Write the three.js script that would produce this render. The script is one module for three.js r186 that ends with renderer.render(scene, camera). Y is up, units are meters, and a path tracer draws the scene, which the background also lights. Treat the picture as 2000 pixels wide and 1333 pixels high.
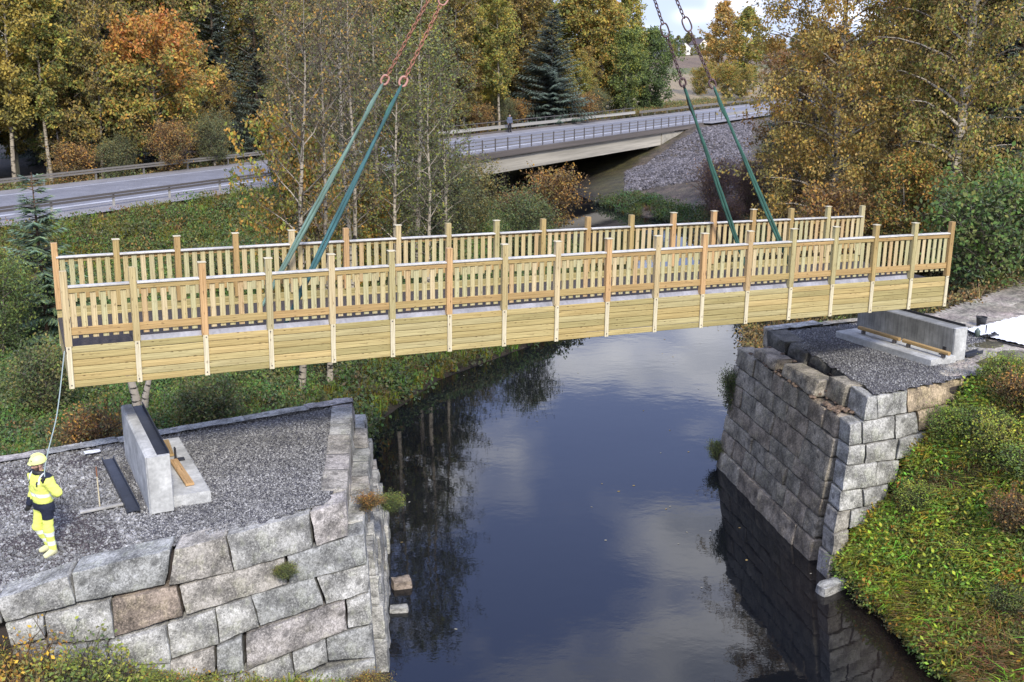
import * as THREE from 'three';
import { mergeGeometries } from 'three/addons/utils/BufferGeometryUtils.js';
import { ImprovedNoise } from 'three/addons/math/ImprovedNoise.js';
import { MarchingCubes } from 'three/addons/objects/MarchingCubes.js';

// ---------------------------------------------------------------- camera, sky, sun, exposure
// World: x to the right, y up, metres; the gravel top of the near left abutment is y = 0; "D" below means metres away from the camera's foot (z = -D).
const scene = new THREE.Scene();
const camera = new THREE.PerspectiveCamera(33.71, 1024 / 682, 0.1, 4000);
camera.position.set(0, 8.6, 0);
camera.rotation.set(THREE.MathUtils.degToRad(-14.5), 0, 0);
scene.add(camera);
const renderer = new THREE.WebGLRenderer({ antialias: true });
renderer.setSize(1024, 682);
renderer.toneMapping = THREE.LinearToneMapping;
renderer.toneMappingExposure = 1.42;
renderer.shadowMap.enabled = true;

const perlin = new ImprovedNoise();
const fbm = (x, y, z, o = 4) => { let a = 0, s = 0.5, f = 1; for (let i = 0; i < o; i++) { a += s * perlin.noise(x * f, y * f, z * f); s *= 0.5; f *= 2.03; } return a; };
const clamp = (x, a = 0, b = 1) => Math.min(b, Math.max(a, x));
const lerp = (a, b, t) => a + (b - a) * t;
const smooth = (a, b, x) => { const t = clamp((x - a) / (b - a)); return t * t * (3 - 2 * t); };
const SUN = new THREE.Vector3(0.24, 0.62, 0.78).normalize();
{
  const W = 1024, Hh = 512, d = new Float32Array(W * Hh * 4);
  for (let j = 0; j < Hh; j++) for (let i = 0; i < W; i++) {
    const el = (j + 0.5) / Hh * Math.PI - Math.PI / 2, az = (i + 0.5) / W * 2 * Math.PI;
    // three.js equirect: u = atan2(z, x) / 2pi + 0.5
    const a = az - Math.PI, y = Math.sin(el), x = Math.cos(el) * Math.cos(a), z = Math.cos(el) * Math.sin(a);
    const e = Math.max(0, y), t = Math.pow(clamp(e * 1.7), 0.5);
    let c = [lerp(0.60, 0.33, t), lerp(0.68, 0.46, t), lerp(0.83, 0.98, t)];
    const px = x / (e + 0.16), pz = z / (e + 0.16);
    const n1 = fbm(px * 2.6 + 17.5, pz * 2.6, 1.7, 6), n2 = fbm(px * 5 + 9, pz * 5 + 4, 6.2, 4);
    const cov = smooth(-0.03, 0.30, n1 + 0.35 * n2) * smooth(-0.01, 0.05, e);
    const thick = smooth(0.1, 0.5, n1 - 0.2 * n2);
    const cc = [lerp(1.7, 0.62, thick), lerp(1.7, 0.68, thick), lerp(1.75, 0.84, thick)];
    for (let k = 0; k < 3; k++) c[k] = lerp(c[k], cc[k], cov * 0.85);
    const g = Math.pow(clamp(x * SUN.x + y * SUN.y + z * SUN.z), 14);
    for (let k = 0; k < 3; k++) c[k] += g * [1.0, 0.92, 0.8][k] * 1.2;
    if (y < 0) { const q = smooth(0, -0.12, y); c = [lerp(c[0], 0.09, q), lerp(c[1], 0.085, q), lerp(c[2], 0.06, q)]; }
    d.set([c[0], c[1], c[2], 1], (j * W + i) * 4);
  }
  const sky = new THREE.DataTexture(d, W, Hh, THREE.RGBAFormat, THREE.FloatType);
  sky.mapping = THREE.EquirectangularReflectionMapping; sky.magFilter = sky.minFilter = THREE.LinearFilter; sky.needsUpdate = true;
  scene.background = sky; scene.environment = sky;
  scene.backgroundIntensity = 1; scene.environmentIntensity = 1;
}
const sun = new THREE.DirectionalLight(new THREE.Color(1.0, 0.95, 0.88), 2.75);
sun.position.copy(SUN).multiplyScalar(120).add(new THREE.Vector3(0, 0, -35)); sun.target.position.set(0, 0, -35);
sun.castShadow = true; sun.shadow.radius = 14; sun.shadow.mapSize.set(4096, 4096);
Object.assign(sun.shadow.camera, { left: -90, right: 90, top: 90, bottom: -90, near: 1, far: 400 });
scene.add(sun, sun.target);

// ---------------------------------------------------------------- helpers
const V = (x, y, D) => new THREE.Vector3(x, y, -D);
function rng(seed) { let a = seed >>> 0; return () => { a = (a + 0x6d2b79f5) | 0; let t = Math.imul(a ^ (a >>> 15), 1 | a); t = (t + Math.imul(t ^ (t >>> 7), 61 | t)) ^ t; return ((t ^ (t >>> 14)) >>> 0) / 4294967296; }; }
const R0 = rng(7);
const used = new Map();
function numbered(name) { const n = used.get(name) ?? 0; used.set(name, n + 1); return n ? `${name}_${String(n).padStart(3, '0')}` : name; }
function thing(name, label, category, pos = [0, 0, 0], turn = 0, group) {
  const o = new THREE.Group(); o.name = numbered(name); o.position.set(pos[0], pos[1], pos[2]); o.rotation.y = turn;
  o.userData = { label, category }; if (group) o.userData.group = group; scene.add(o); return o;
}
function part(name, geo, mat, parent, extra) {
  const m = new THREE.Mesh(geo, mat); m.name = name; m.castShadow = m.receiveShadow = true; if (extra) Object.assign(m.userData, extra); parent.add(m); return m;
}
function single(name, geo, mat, label, category, group) { const m = part(numbered(name), geo, mat, scene, { label, category }); if (group) m.userData.group = group; return m; }
function struct(name, geo, mat, label) { return part(numbered(name), geo, mat, scene, { kind: 'structure', label: label ?? name.replace(/_/g, ' '), category: name.replace(/_/g, ' ') }); }
function instanced(name, geo, mat, list, parent, extra) {   // list: {p, s, r(Euler array), c?}
  const m = new THREE.InstancedMesh(geo, mat, list.length), M = new THREE.Matrix4(), q = new THREE.Quaternion(), e = new THREE.Euler(), s = new THREE.Vector3();
  list.forEach((k, i) => { e.set(...k.r); q.setFromEuler(e); typeof k.s === 'number' ? s.setScalar(k.s) : s.set(...k.s); M.compose(k.p, q, s); m.setMatrixAt(i, M); if (k.c) m.setColorAt(i, new THREE.Color().setRGB(...k.c)); });
  m.name = name; m.castShadow = m.receiveShadow = true; Object.assign(m.userData, { kind: 'stuff' }, extra); parent.add(m); return m;
}
class MB {  // collects triangles into one geometry, with colour and uv
  constructor() { this.p = []; this.c = []; this.u = []; this.i = []; }
  v(x, y, z, c = [1, 1, 1], u = 0, w = 0) { this.p.push(x, y, z); this.c.push(...c); this.u.push(u, w); return this.p.length / 3 - 1; }
  t(a, b, c) { this.i.push(a, b, c); }
  q(a, b, c, d) { this.i.push(a, b, c, a, c, d); }
  tube(pts, radii, sides, c = [1, 1, 1], closeEnd = true) {
    const up = new THREE.Vector3(), t = new THREE.Vector3(), a = new THREE.Vector3(), b = new THREE.Vector3(); let prev = -1, len = 0;
    for (let k = 0; k < pts.length; k++) {
      t.subVectors(pts[Math.min(k + 1, pts.length - 1)], pts[Math.max(k - 1, 0)]).normalize();
      up.set(0, 1, 0); if (Math.abs(t.y) > 0.9) up.set(1, 0, 0.2).normalize();
      a.crossVectors(t, up).normalize(); b.crossVectors(t, a);
      if (k) len += pts[k].distanceTo(pts[k - 1]);
      const s0 = this.p.length / 3;
      for (let s = 0; s <= sides; s++) { const f = s / sides * Math.PI * 2, r = radii[k], co = Math.cos(f) * r, si = Math.sin(f) * r; this.v(pts[k].x + a.x * co + b.x * si, pts[k].y + a.y * co + b.y * si, pts[k].z + a.z * co + b.z * si, c, s / sides, len); }
      if (prev >= 0) for (let s = 0; s < sides; s++) this.q(prev + s, prev + s + 1, s0 + s + 1, s0 + s);
      prev = s0;
    }
    return this;
  }
  geo(flat = false) {
    let g = new THREE.BufferGeometry(); g.setAttribute('position', new THREE.Float32BufferAttribute(this.p, 3)); g.setAttribute('color', new THREE.Float32BufferAttribute(this.c, 3)); g.setAttribute('uv', new THREE.Float32BufferAttribute(this.u, 2)); g.setIndex(this.i);
    if (flat) g = g.toNonIndexed(); g.computeVertexNormals(); return g;
  }
}
// box with metre uv along its longest side, slightly chamfered long edges
function plankGeo(lx, ly, lz, ch = 0.006, seed = 0) {
  const r = rng(seed * 131 + 17), ou = r() * 7, ov = r() * 5, dims = [lx, ly, lz], ax = dims.indexOf(Math.max(lx, ly, lz));
  const A = (ax + 1) % 3, B = (ax + 2) % 3, hw = dims[A] / 2, hh = dims[B] / 2, L = dims[ax] / 2;
  const prof = ch > 0 ? [[-hw + ch, -hh], [hw - ch, -hh], [hw, -hh + ch], [hw, hh - ch], [hw - ch, hh], [-hw + ch, hh], [-hw, hh - ch], [-hw, -hh + ch]] : [[-hw, -hh], [hw, -hh], [hw, hh], [-hw, hh]];
  const pos = [], uv = [], idx = [], n = prof.length; let per = ov;
  const put = (l, a, b) => { const p = [0, 0, 0]; p[ax] = l; p[A] = a; p[B] = b; pos.push(...p); };
  for (let k = 0; k < n; k++) {
    const [a0, b0] = prof[k], [a1, b1] = prof[(k + 1) % n], w = Math.hypot(a1 - a0, b1 - b0), s = pos.length / 3;
    put(-L, a0, b0); put(-L, a1, b1); put(L, a1, b1); put(L, a0, b0);
    uv.push(ou, per, ou, per + w, ou + 2 * L, per + w, ou + 2 * L, per); per += w; idx.push(s, s + 1, s + 2, s, s + 2, s + 3);
  }
  for (const e of [-1, 1]) { const s = pos.length / 3; for (let k = 0; k < n; k++) { put(e * L, ...prof[k]); uv.push(prof[k][0] * 3 + ou, prof[k][1] * 3 + ov); } for (let k = 1; k < n - 1; k++) e > 0 ? idx.push(s, s + k, s + k + 1) : idx.push(s, s + k + 1, s + k); }
  let g = new THREE.BufferGeometry(); g.setAttribute('position', new THREE.Float32BufferAttribute(pos, 3)); g.setAttribute('uv', new THREE.Float32BufferAttribute(uv, 2)); g.setIndex(idx); g.computeVertexNormals();
  return g;
}
const shift = (g, x, y, z) => g.translate(x, y, z);

// ---------------------------------------------------------------- textures
function tileNoise(n, cells, seed, oct = 4) {  // periodic fbm value noise, 0..1
  const out = new Float32Array(n * n); let amp = 0.5, tot = 0;
  for (let o = 0; o < oct; o++) {
    const cx = Math.round(cells[0] * 2 ** o), cy = Math.round(cells[1] * 2 ** o), r = rng(seed + o * 977), g = new Float32Array(cx * cy).map(() => r());
    for (let y = 0; y < n; y++) { const fy = y / n * cy, y0 = Math.floor(fy), ty = fy - y0, sy = ty * ty * (3 - 2 * ty), ya = y0 % cy, yb = (y0 + 1) % cy;
      for (let x = 0; x < n; x++) { const fx = x / n * cx, x0 = Math.floor(fx), tx = fx - x0, sx = tx * tx * (3 - 2 * tx), xa = x0 % cx, xb = (x0 + 1) % cx;
        out[y * n + x] += amp * lerp(lerp(g[ya * cx + xa], g[ya * cx + xb], sx), lerp(g[yb * cx + xa], g[yb * cx + xb], sx), sy); } }
    tot += amp; amp *= 0.55;
  }
  for (let i = 0; i < out.length; i++) out[i] /= tot;
  return out;
}
function tex(n, fn, srgb = true, rep = [1, 1]) {
  const d = new Uint8Array(n * n * 4);
  for (let i = 0; i < n * n; i++) { const c = fn(i, i % n, Math.floor(i / n)); for (let k = 0; k < 3; k++) d[i * 4 + k] = clamp(Array.isArray(c) ? c[k] : c) * 255; d[i * 4 + 3] = 255; }
  const t = new THREE.DataTexture(d, n, n); t.wrapS = t.wrapT = THREE.RepeatWrapping; t.magFilter = THREE.LinearFilter; t.minFilter = THREE.LinearMipmapLinearFilter; t.generateMipmaps = true;
  if (srgb) t.colorSpace = THREE.SRGBColorSpace; t.repeat.set(...rep); t.needsUpdate = true; return t;
}
const N = 512;
const nA = tileNoise(N, [6, 6], 1, 5), nB = tileNoise(N, [40, 40], 2, 3), nC = tileNoise(N, [3, 3], 3, 6), nGrain = tileNoise(N, [3, 56], 4, 3), nGrain2 = tileNoise(N, [5, 120], 5, 2), nKnot = tileNoise(N, [14, 40], 6, 2), nFine = tileNoise(N, [120, 120], 8, 2);
const woodMap = tex(N, (i) => { const g = nGrain[i] * 0.6 + nGrain2[i] * 0.4, k = smooth(0.80, 0.9, nKnot[i]); const v = 0.86 + (g - 0.5) * 0.46 - k * 0.38; return [v, v * lerp(1, 0.95, clamp((0.5 - g) * 3)) - k * 0.05, v * lerp(1, 0.86, clamp((0.5 - g) * 3)) - k * 0.08]; }, true, [0.5, 1.6]);
const woodBump = tex(N, (i) => nGrain[i] * 0.6 + nGrain2[i] * 0.4, false, [0.5, 1.6]);
const concMap = tex(N, (i) => { const v = 0.80 + (nA[i] - 0.5) * 0.34 + (nB[i] - 0.5) * 0.16 + (nGrain[(i * 7) % (N * N)] - 0.5) * 0.02; return [v, v, v * 0.99]; }, true, [0.5, 0.5]);
const streakMap = tex(N, (i, x, y) => { const s = nGrain[x * N + y], v = 0.80 + (s - 0.5) * 0.28 + (nA[i] - 0.5) * 0.35 + (nFine[i] - .5) * .1; return [v, v, v * 0.98]; }, true, [0.6, 0.6]);
const stoneMap = tex(N, (i) => { const l = smooth(0.56, 0.68, nA[i]), sp = nFine[i]; let v = 0.78 + (nC[i] - 0.5) * 0.85 + (nB[i] - 0.5) * 0.4 + (sp - 0.5) * 0.45; const w = smooth(0.66, 0.78, nB[i]); return [v + l * 0.05 + w * .1, v + l * 0.055 + w * .1, v * 0.98 + l * 0.03 + w * .09]; }, true, [0.8, 0.8]);
const stoneBump = tex(N, (i) => nC[i] * 0.5 + nA[i] * 0.3 + nB[i] * 0.2, false, [0.8, 0.8]);
const gravN = (() => {  // cellular pebbles, periodic
  const n = 1024, cells = 64, r = rng(33), px = new Float32Array(cells * cells * 4).map(() => r()), h = new Float32Array(n * n), id = new Float32Array(n * n);
  for (let y = 0; y < n; y++) for (let x = 0; x < n; x++) {
    const fx = x / n * cells, fy = y / n * cells, cx = Math.floor(fx), cy = Math.floor(fy); let d1 = 9, d2 = 9, w = 0;
    for (let a = -1; a <= 1; a++) for (let b = -1; b <= 1; b++) { const gx = (cx + a + cells) % cells, gy = (cy + b + cells) % cells, k = (gy * cells + gx) * 4, dx = cx + a + px[k] - fx, dy = cy + b + px[k + 1] - fy, dd = Math.hypot(dx, dy) * (0.7 + 0.6 * px[k + 2]); if (dd < d1) { d2 = d1; d1 = dd; w = px[k + 3]; } else if (dd < d2) d2 = dd; }
    h[y * n + x] = smooth(0, 0.35, d2 - d1); id[y * n + x] = w;
  }
  return { n, h, id };
})();
const gravMap = tex(1024, (i) => { const v = (0.44 + 0.5 * gravN.id[i] ** 1.3) * (0.6 + 0.4 * gravN.h[i]); return [v, v * 0.985, v * 0.99]; }, true, [0.62, 0.62]);
const gravBump = tex(1024, (i) => gravN.h[i] * (0.4 + 0.6 * gravN.id[i]), false, [0.62, 0.62]);
const asphMap = tex(N, (i) => { const v = 0.78 + (nFine[i] - 0.5) * 0.3 + (nC[i] - 0.5) * 0.2; return [v, v, v * 1.01]; }, true, [0.3, 0.3]);
const soilMap = tex(N, (i) => { const v = 0.7 + (nC[i] - 0.5) * 0.6 + (nB[i] - 0.5) * 0.5 + (nFine[i] - 0.5) * 0.3; return [v, v * lerp(0.93, 1.04, nA[i]), v * 0.92]; }, true, [0.35, 0.35]);
const barkMap = tex(N, (i, x, y) => { const d = smooth(0.60, 0.72, nGrain[i]) , v = 0.86 - d * 0.62 + (nA[i] - 0.5) * 0.25; return [v, v * 0.97, v * 0.92]; }, true, [1, 0.35]);
const waveBump = tex(N, (i) => nA[i] * 0.7 + nC[i] * 0.3, false, [0.22, 0.34]);

// ---------------------------------------------------------------- materials
const std = (o) => { const m = new THREE.MeshStandardMaterial({ roughness: 0.85, metalness: 0, ...o }); return m; };
const lin = (r, g, b) => new THREE.Color().setRGB(r, g, b);
const wood = (r, g, b) => std({ color: lin(r, g, b), map: woodMap, bumpMap: woodBump, bumpScale: 0.002, roughness: 0.75 });
const M = {
  pine: [wood(0.68, 0.54, 0.29), wood(0.60, 0.48, 0.23), wood(0.58, 0.50, 0.27), wood(0.72, 0.58, 0.33), wood(0.54, 0.46, 0.22), wood(0.62, 0.44, 0.22)],
  fascia: [wood(0.61, 0.49, 0.21), wood(0.53, 0.42, 0.17), wood(0.59, 0.50, 0.235), wood(0.46, 0.38, 0.155), wood(0.66, 0.50, 0.21), wood(0.57, 0.43, 0.17), wood(0.55, 0.465, 0.22)],
  pale: wood(0.80, 0.71, 0.48), olive: [wood(0.58, 0.53, 0.28), wood(0.64, 0.54, 0.28), wood(0.66, 0.52, 0.26), wood(0.60, 0.55, 0.30)],
  orange: wood(0.70, 0.44, 0.20), brownboard: [wood(0.50, 0.33, 0.13), wood(0.56, 0.37, 0.15), wood(0.52, 0.38, 0.15)],
  cap: std({ color: lin(0.84, 0.80, 0.72), map: concMap, roughness: 0.5 }),
  edge: std({ color: lin(0.46, 0.45, 0.48), map: concMap, roughness: 0.6 }),
  deck: std({ roughness: 1, color: lin(0.10, 0.082, 0.07), map: asphMap, bumpMap: gravBump, bumpScale: 0.004 }),
  darksteel: std({ color: lin(0.075, 0.085, 0.115), roughness: 0.45, metalness: 0.3, map: concMap }),
  black: std({ color: lin(0.02, 0.02, 0.022), roughness: 0.6 }),
  concrete: std({ color: lin(0.76, 0.76, 0.73), map: concMap, bumpMap: stoneBump, bumpScale: 0.003 }),
  concreteGrey: std({ color: lin(0.34, 0.34, 0.33), map: streakMap, bumpMap: stoneBump, bumpScale: 0.003 }),
  roadConcrete: std({ color: lin(0.64, 0.585, 0.48), map: concMap }),
  roadConcreteDark: std({ color: lin(0.20, 0.17, 0.15), map: concMap }),
  sling: std({ color: lin(0.07, 0.20, 0.155), roughness: 0.9, map: concMap }), slingPale: std({ color: lin(0.24, 0.38, 0.31), roughness: 0.9, map: concMap }), slingBlue: std({ color: lin(0.07, 0.19, 0.20), roughness: 0.9, map: concMap }),
  chain: std({ color: lin(0.30, 0.135, 0.08), roughness: 0.55, metalness: 0.3 }), chainDark: std({ color: lin(0.13, 0.08, 0.08), roughness: 0.5, metalness: 0.4 }),
  ringPink: std({ color: lin(0.40, 0.20, 0.15), roughness: 0.5 }),
  rope: std({ color: lin(0.30, 0.36, 0.34) }),
  stone: [[0.50, 0.49, 0.465], [0.55, 0.535, 0.50], [0.53, 0.49, 0.44], [0.61, 0.595, 0.56], [0.45, 0.45, 0.435], [0.55, 0.505, 0.48]].map((c) => std({ color: lin(...c), map: stoneMap, bumpMap: stoneBump, bumpScale: 0.03 })),
  stoneBrown: std({ color: lin(0.46, 0.37, 0.30), map: stoneMap, bumpMap: stoneBump, bumpScale: 0.03 }), stoneTan: std({ color: lin(0.66, 0.52, 0.36), map: stoneMap, bumpMap: stoneBump, bumpScale: 0.02 }),
  wetStone: [[0.46, 0.405, 0.32], [0.42, 0.375, 0.30], [0.48, 0.405, 0.32], [0.52, 0.46, 0.37], [0.44, 0.365, 0.28], [0.17, 0.16, 0.14]].map((c) => std({ color: lin(...c), map: stoneMap, bumpMap: stoneBump, bumpScale: 0.03 })),
  core: std({ color: lin(0.05, 0.04, 0.035) }), rubble: std({ color: lin(0.30, 0.21, 0.15), map: stoneMap }),
  gravel: std({ vertexColors: true, map: gravMap, bumpMap: gravBump, bumpScale: 0.02 }), dirt: std({ vertexColors: true, map: soilMap, bumpMap: stoneBump, bumpScale: 0.03 }),
  pebble: std({ color: lin(1, 1, 1), map: stoneMap }),
  ground: std({ vertexColors: true, map: soilMap, bumpMap: stoneBump, bumpScale: 0.08 }),
  asphalt: std({ color: lin(0.34, 0.34, 0.36), map: asphMap }), paint: std({ color: lin(0.78, 0.78, 0.78), map: asphMap }),
  shoulder: std({ color: lin(0.42, 0.40, 0.385), map: asphMap }),
  galv: std({ color: lin(0.36, 0.33, 0.29), roughness: 0.55, metalness: 0.3, map: concMap }), galvPale: std({ color: lin(0.58, 0.55, 0.48), roughness: 0.5, map: concMap }), galvDark: std({ color: lin(0.10, 0.09, 0.085), roughness: 0.6 }),
  bark: std({ map: barkMap, vertexColors: true, bumpMap: stoneBump, bumpScale: 0.02 }),
  leaf: new THREE.MeshPhysicalMaterial({ vertexColors: true, roughness: 0.9, transmission: 0.3, thickness: 0, side: THREE.DoubleSide }),
  blade: std({ vertexColors: true, roughness: 0.85, side: THREE.DoubleSide }),
  white: std({ color: lin(0.82, 0.82, 0.80) }), houseWhite: std({ color: lin(0.85, 0.82, 0.75) }), roof: std({ color: lin(0.10, 0.08, 0.08) }), glass: std({ color: lin(0.03, 0.04, 0.05), roughness: 0.1 }),
  tarp: std({ color: lin(0.86, 0.86, 0.86), roughness: 0.5, bumpMap: stoneBump, bumpScale: 0.03 }), plasticPink: std({ color: lin(0.6, 0.15, 0.4) }),
};
M.water = new THREE.MeshPhysicalMaterial({ color: lin(0.006, 0.007, 0.009), vertexColors: true, roughness: 0.02, ior: 1.42, bumpMap: waveBump, bumpScale: 0.003 });
for (const [k, m] of Object.entries(M)) if (!Array.isArray(m)) m.name = k;

// ---------------------------------------------------------------- the lie of the land
const table = (t) => (D) => { if (D <= t[0][0]) return t[0][1]; for (let i = 1; i < t.length; i++) if (D < t[i][0]) return lerp(t[i - 1][1], t[i][1], (D - t[i - 1][0]) / (t[i][0] - t[i - 1][0])); return t[t.length - 1][1]; };
const bankL = table([[-40, -2.2], [20.6, -2.7], [28.3, -3.9], [29.5, -4.7], [37.7, -4.8], [43.5, -2.8], [47.4, -0.1], [52, 3.2], [60, 4.8], [72, 4.4], [78, 2.6], [88, -1], [100, -4], [125, -3], [160, 8], [260, 60]]);
const bankR = table([[-40, 11.5], [10, 10.4], [21, 9.1], [26.4, 8.15], [34.5, 7.1], [36, 8.8], [45, 9.6], [55, 11.5], [70, 12.5], [86, 12.8], [92, 8.8], [105, 5.2], [125, 7], [160, 18], [260, 70]]);
const WATER = -4.3;
const RO = [-25.63, 56.1], RE = [0.518, 0.8554], RN = [-0.8554, 0.518], ROADY = 0.28;   // road: near edge origin, direction, across (away from camera)
const roadT = (x, D) => (x - RO[0]) * RE[0] + (D - RO[1]) * RE[1], roadW = (x, D) => (x - RO[0]) * RN[0] + (D - RO[1]) * RN[1];
const roadP = (t, w, y) => V(RO[0] + RE[0] * t + RN[0] * w, y, RO[1] + RE[1] * t + RN[1] * w);
function landY(x, D) {
  const l = bankL(D), r = bankR(D), mid = (l + r) / 2, sl = x < mid ? (bankL(D + 1) - bankL(D - 1)) / 2 : (bankR(D + 1) - bankR(D - 1)) / 2;
  const e = (x < mid ? l - x : x - r) / Math.sqrt(1 + sl * sl), w = roadW(x, D);
  const nz = 0.35 * fbm(x * 0.25, D * 0.25, 2.3, 3) + 0.12 * fbm(x * 1.1, D * 1.1, 7, 2);
  const e2 = D > 118 ? Math.max(e, 0) + (D - 118) * 0.8 : e; if (e2 < 0) return WATER - 0.15 - Math.min(1.2, -e2 * 0.5);
  let slope = x < mid ? 0.55 : lerp(lerp(0.95, 0.5, smooth(32, 42, D)), lerp(0.29, 0.2, smooth(98, 112, D)), smooth(76, 90, D));
  let cap = x < mid ? lerp(-0.35, -1.9, smooth(18, 26, D)) : 0.22;
  let emb = ROADY - 0.12 - Math.max(0, -w - 1.7) * 0.42;           // embankment on the near side of the road
  if (w > 11) emb = ROADY - 0.12 - Math.min(1.2, (w - 11.3) * 0.4);
  cap = Math.max(cap, emb);
  if (x > mid && w < 0 && D > 36) cap = Math.max(ROADY - 0.12 - Math.max(0, -w - 0.4) * 0.16, lerp(0.22, -2.6, smooth(58, 76, D)));
  let y = Math.min(WATER - 0.1 + e2 * slope + nz * smooth(0, 2, e2) , cap + nz * 0.5 * (w > -1 && w < 12 ? 0 : 1));
  if (w > -1.8 && w < 11.6) y = Math.min(y, ROADY - 0.14);
  const far = Math.hypot(x, D); if (far > 190) y += (far - 190) * 0.0205 * smooth(190, 260, far) * (far > 560 ? 560 / far * 1.0 : 1);
  return y;
}
{ // one ground sheet to the horizon
  const xs = [], ds = [];
  for (let x = -30; x <= 34; x += 0.45) xs.push(x);
  for (let x = 34.5, k = 0.6; x < 1500; x += k, k *= 1.09) { xs.push(x); } for (let x = -30.5, k = 0.6; x > -1500; x -= k, k *= 1.09) xs.unshift(x);
  for (let D = -25; D < 8; D += 1.5) ds.push(D); for (let D = 8; D <= 70; D += 0.45) ds.push(D); for (let D = 70.6, k = 0.6; D < 2600; D += k, k *= 1.03) ds.push(D);
  const b = new MB();
  for (const D of ds) for (const x of xs) {
    const y = landY(x, D), w = roadW(x, D), far = Math.hypot(x, D), n = fbm(x * 0.12, D * 0.12, 5, 4), n2 = fbm(x * 0.6, D * 0.6, 9, 3);
    let c = [0.125 + n2 * 0.04, 0.115 + n * 0.04, 0.038];
    const dry = smooth(-0.05, 0.3, n); c = [lerp(c[0], 0.15, dry * 0.7), lerp(c[1], 0.115, dry * 0.7), lerp(c[2], 0.045, dry * 0.7)];
    if (y < WATER + 0.6) { const q = smooth(WATER + 0.6, WATER + 0.1, y); c = [lerp(c[0], 0.045, q), lerp(c[1], 0.032, q), lerp(c[2], 0.02, q)]; }
    if (w > -0.7 && w < 11.6 && far < 260 && y > -0.2) c = [0.26, 0.235, 0.20];
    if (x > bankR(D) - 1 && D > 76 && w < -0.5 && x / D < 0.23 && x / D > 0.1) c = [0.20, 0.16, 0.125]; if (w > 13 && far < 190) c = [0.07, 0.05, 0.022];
    if (far > 205) { const f = far + x * 0.08 - 12; c = f < 330 ? [0.60, 0.47, 0.28] : f < 372 ? [0.26, 0.27, 0.09] : f < 450 ? [0.36, 0.25, 0.16] : f < 490 ? [0.45, 0.34, 0.2] : [0.12, 0.12, 0.05]; c = c.map((k) => k * (1 + n * 0.25)); }
    if (x > 8 && D > 24 && D < 44 && y > -0.15) { const q = smooth(-0.15, 0.1, y) * smooth(13.5, 16, x - (D - 32) * 0.35) * smooth(43, 39, D - (x - 16) * 0.9); c = [lerp(c[0], 0.50, q), lerp(c[1], 0.45, q), lerp(c[2], 0.40, q)]; }
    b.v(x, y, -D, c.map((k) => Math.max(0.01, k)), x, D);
  }
  const W = xs.length; for (let j = 0; j < ds.length - 1; j++) for (let i = 0; i < W - 1; i++) { const a = j * W + i; b.q(a, a + 1, a + W + 1, a + W); }
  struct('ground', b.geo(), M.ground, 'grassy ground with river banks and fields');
}
{ // river water
  const b = new MB(), Ds = []; for (let D = -20; D < 60; D += 1) Ds.push(D); for (let D = 60; D < 260; D += 4) Ds.push(D);
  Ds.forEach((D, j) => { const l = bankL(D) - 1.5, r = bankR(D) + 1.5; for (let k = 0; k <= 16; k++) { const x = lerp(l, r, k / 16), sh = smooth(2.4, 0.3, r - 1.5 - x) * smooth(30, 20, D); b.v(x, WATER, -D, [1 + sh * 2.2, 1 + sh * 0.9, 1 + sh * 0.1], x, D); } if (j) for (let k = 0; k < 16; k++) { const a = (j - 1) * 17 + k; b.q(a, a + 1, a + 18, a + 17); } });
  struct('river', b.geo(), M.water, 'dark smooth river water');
}
// ---------------------------------------------------------------- road and road bridge
function ribbon(t0, t1, w0, w1, y, step = 4) { const b = new MB(); let i = 0; for (let t = t0; t <= t1 + 1e-6; t += step, i++) { const p = roadP(t, w0, y), q = roadP(t, w1, y); b.v(p.x, p.y, p.z, undefined, w0, t); b.v(q.x, q.y, q.z, undefined, w1, t); if (i) { const a = (i - 1) * 2; b.q(a, a + 2, a + 3, a + 1); } } return b.geo(); }
struct('road', ribbon(-60, 240, 1.3, 9.7, ROADY), M.asphalt, 'grey asphalt road crossing behind the river');
struct('road_shoulder', mergeGeometries([ribbon(-60, 36, -1.6, 1.3, ROADY - 0.004), ribbon(36, 92, -0.34, 1.3, ROADY - 0.004), ribbon(92, 240, -1.6, 1.3, ROADY - 0.004), ribbon(-60, 240, 9.7, 11.4, ROADY - 0.004)]), M.shoulder, 'pale gravel shoulders of the road');
{ const g = [ribbon(-60, 240, 1.55, 1.95, ROADY + 0.004), ribbon(-60, 240, 9.1, 9.3, ROADY + 0.004)]; for (let t = -60; t < 236; t += 12) g.push(ribbon(t, t + 3, 5.4, 5.52, ROADY + 0.004, 3)); struct('road_marking', mergeGeometries(g), M.paint, 'white painted lines on the road'); }
function rbox(t0, t1, w0, w1, y0, y1) { const g = new THREE.BoxGeometry(t1 - t0, y1 - y0, w1 - w0); g.rotateY(Math.atan2(RE[1], RE[0])); const c = roadP((t0 + t1) / 2, (w0 + w1) / 2, (y0 + y1) / 2); return g.translate(c.x, c.y, c.z); }
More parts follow.
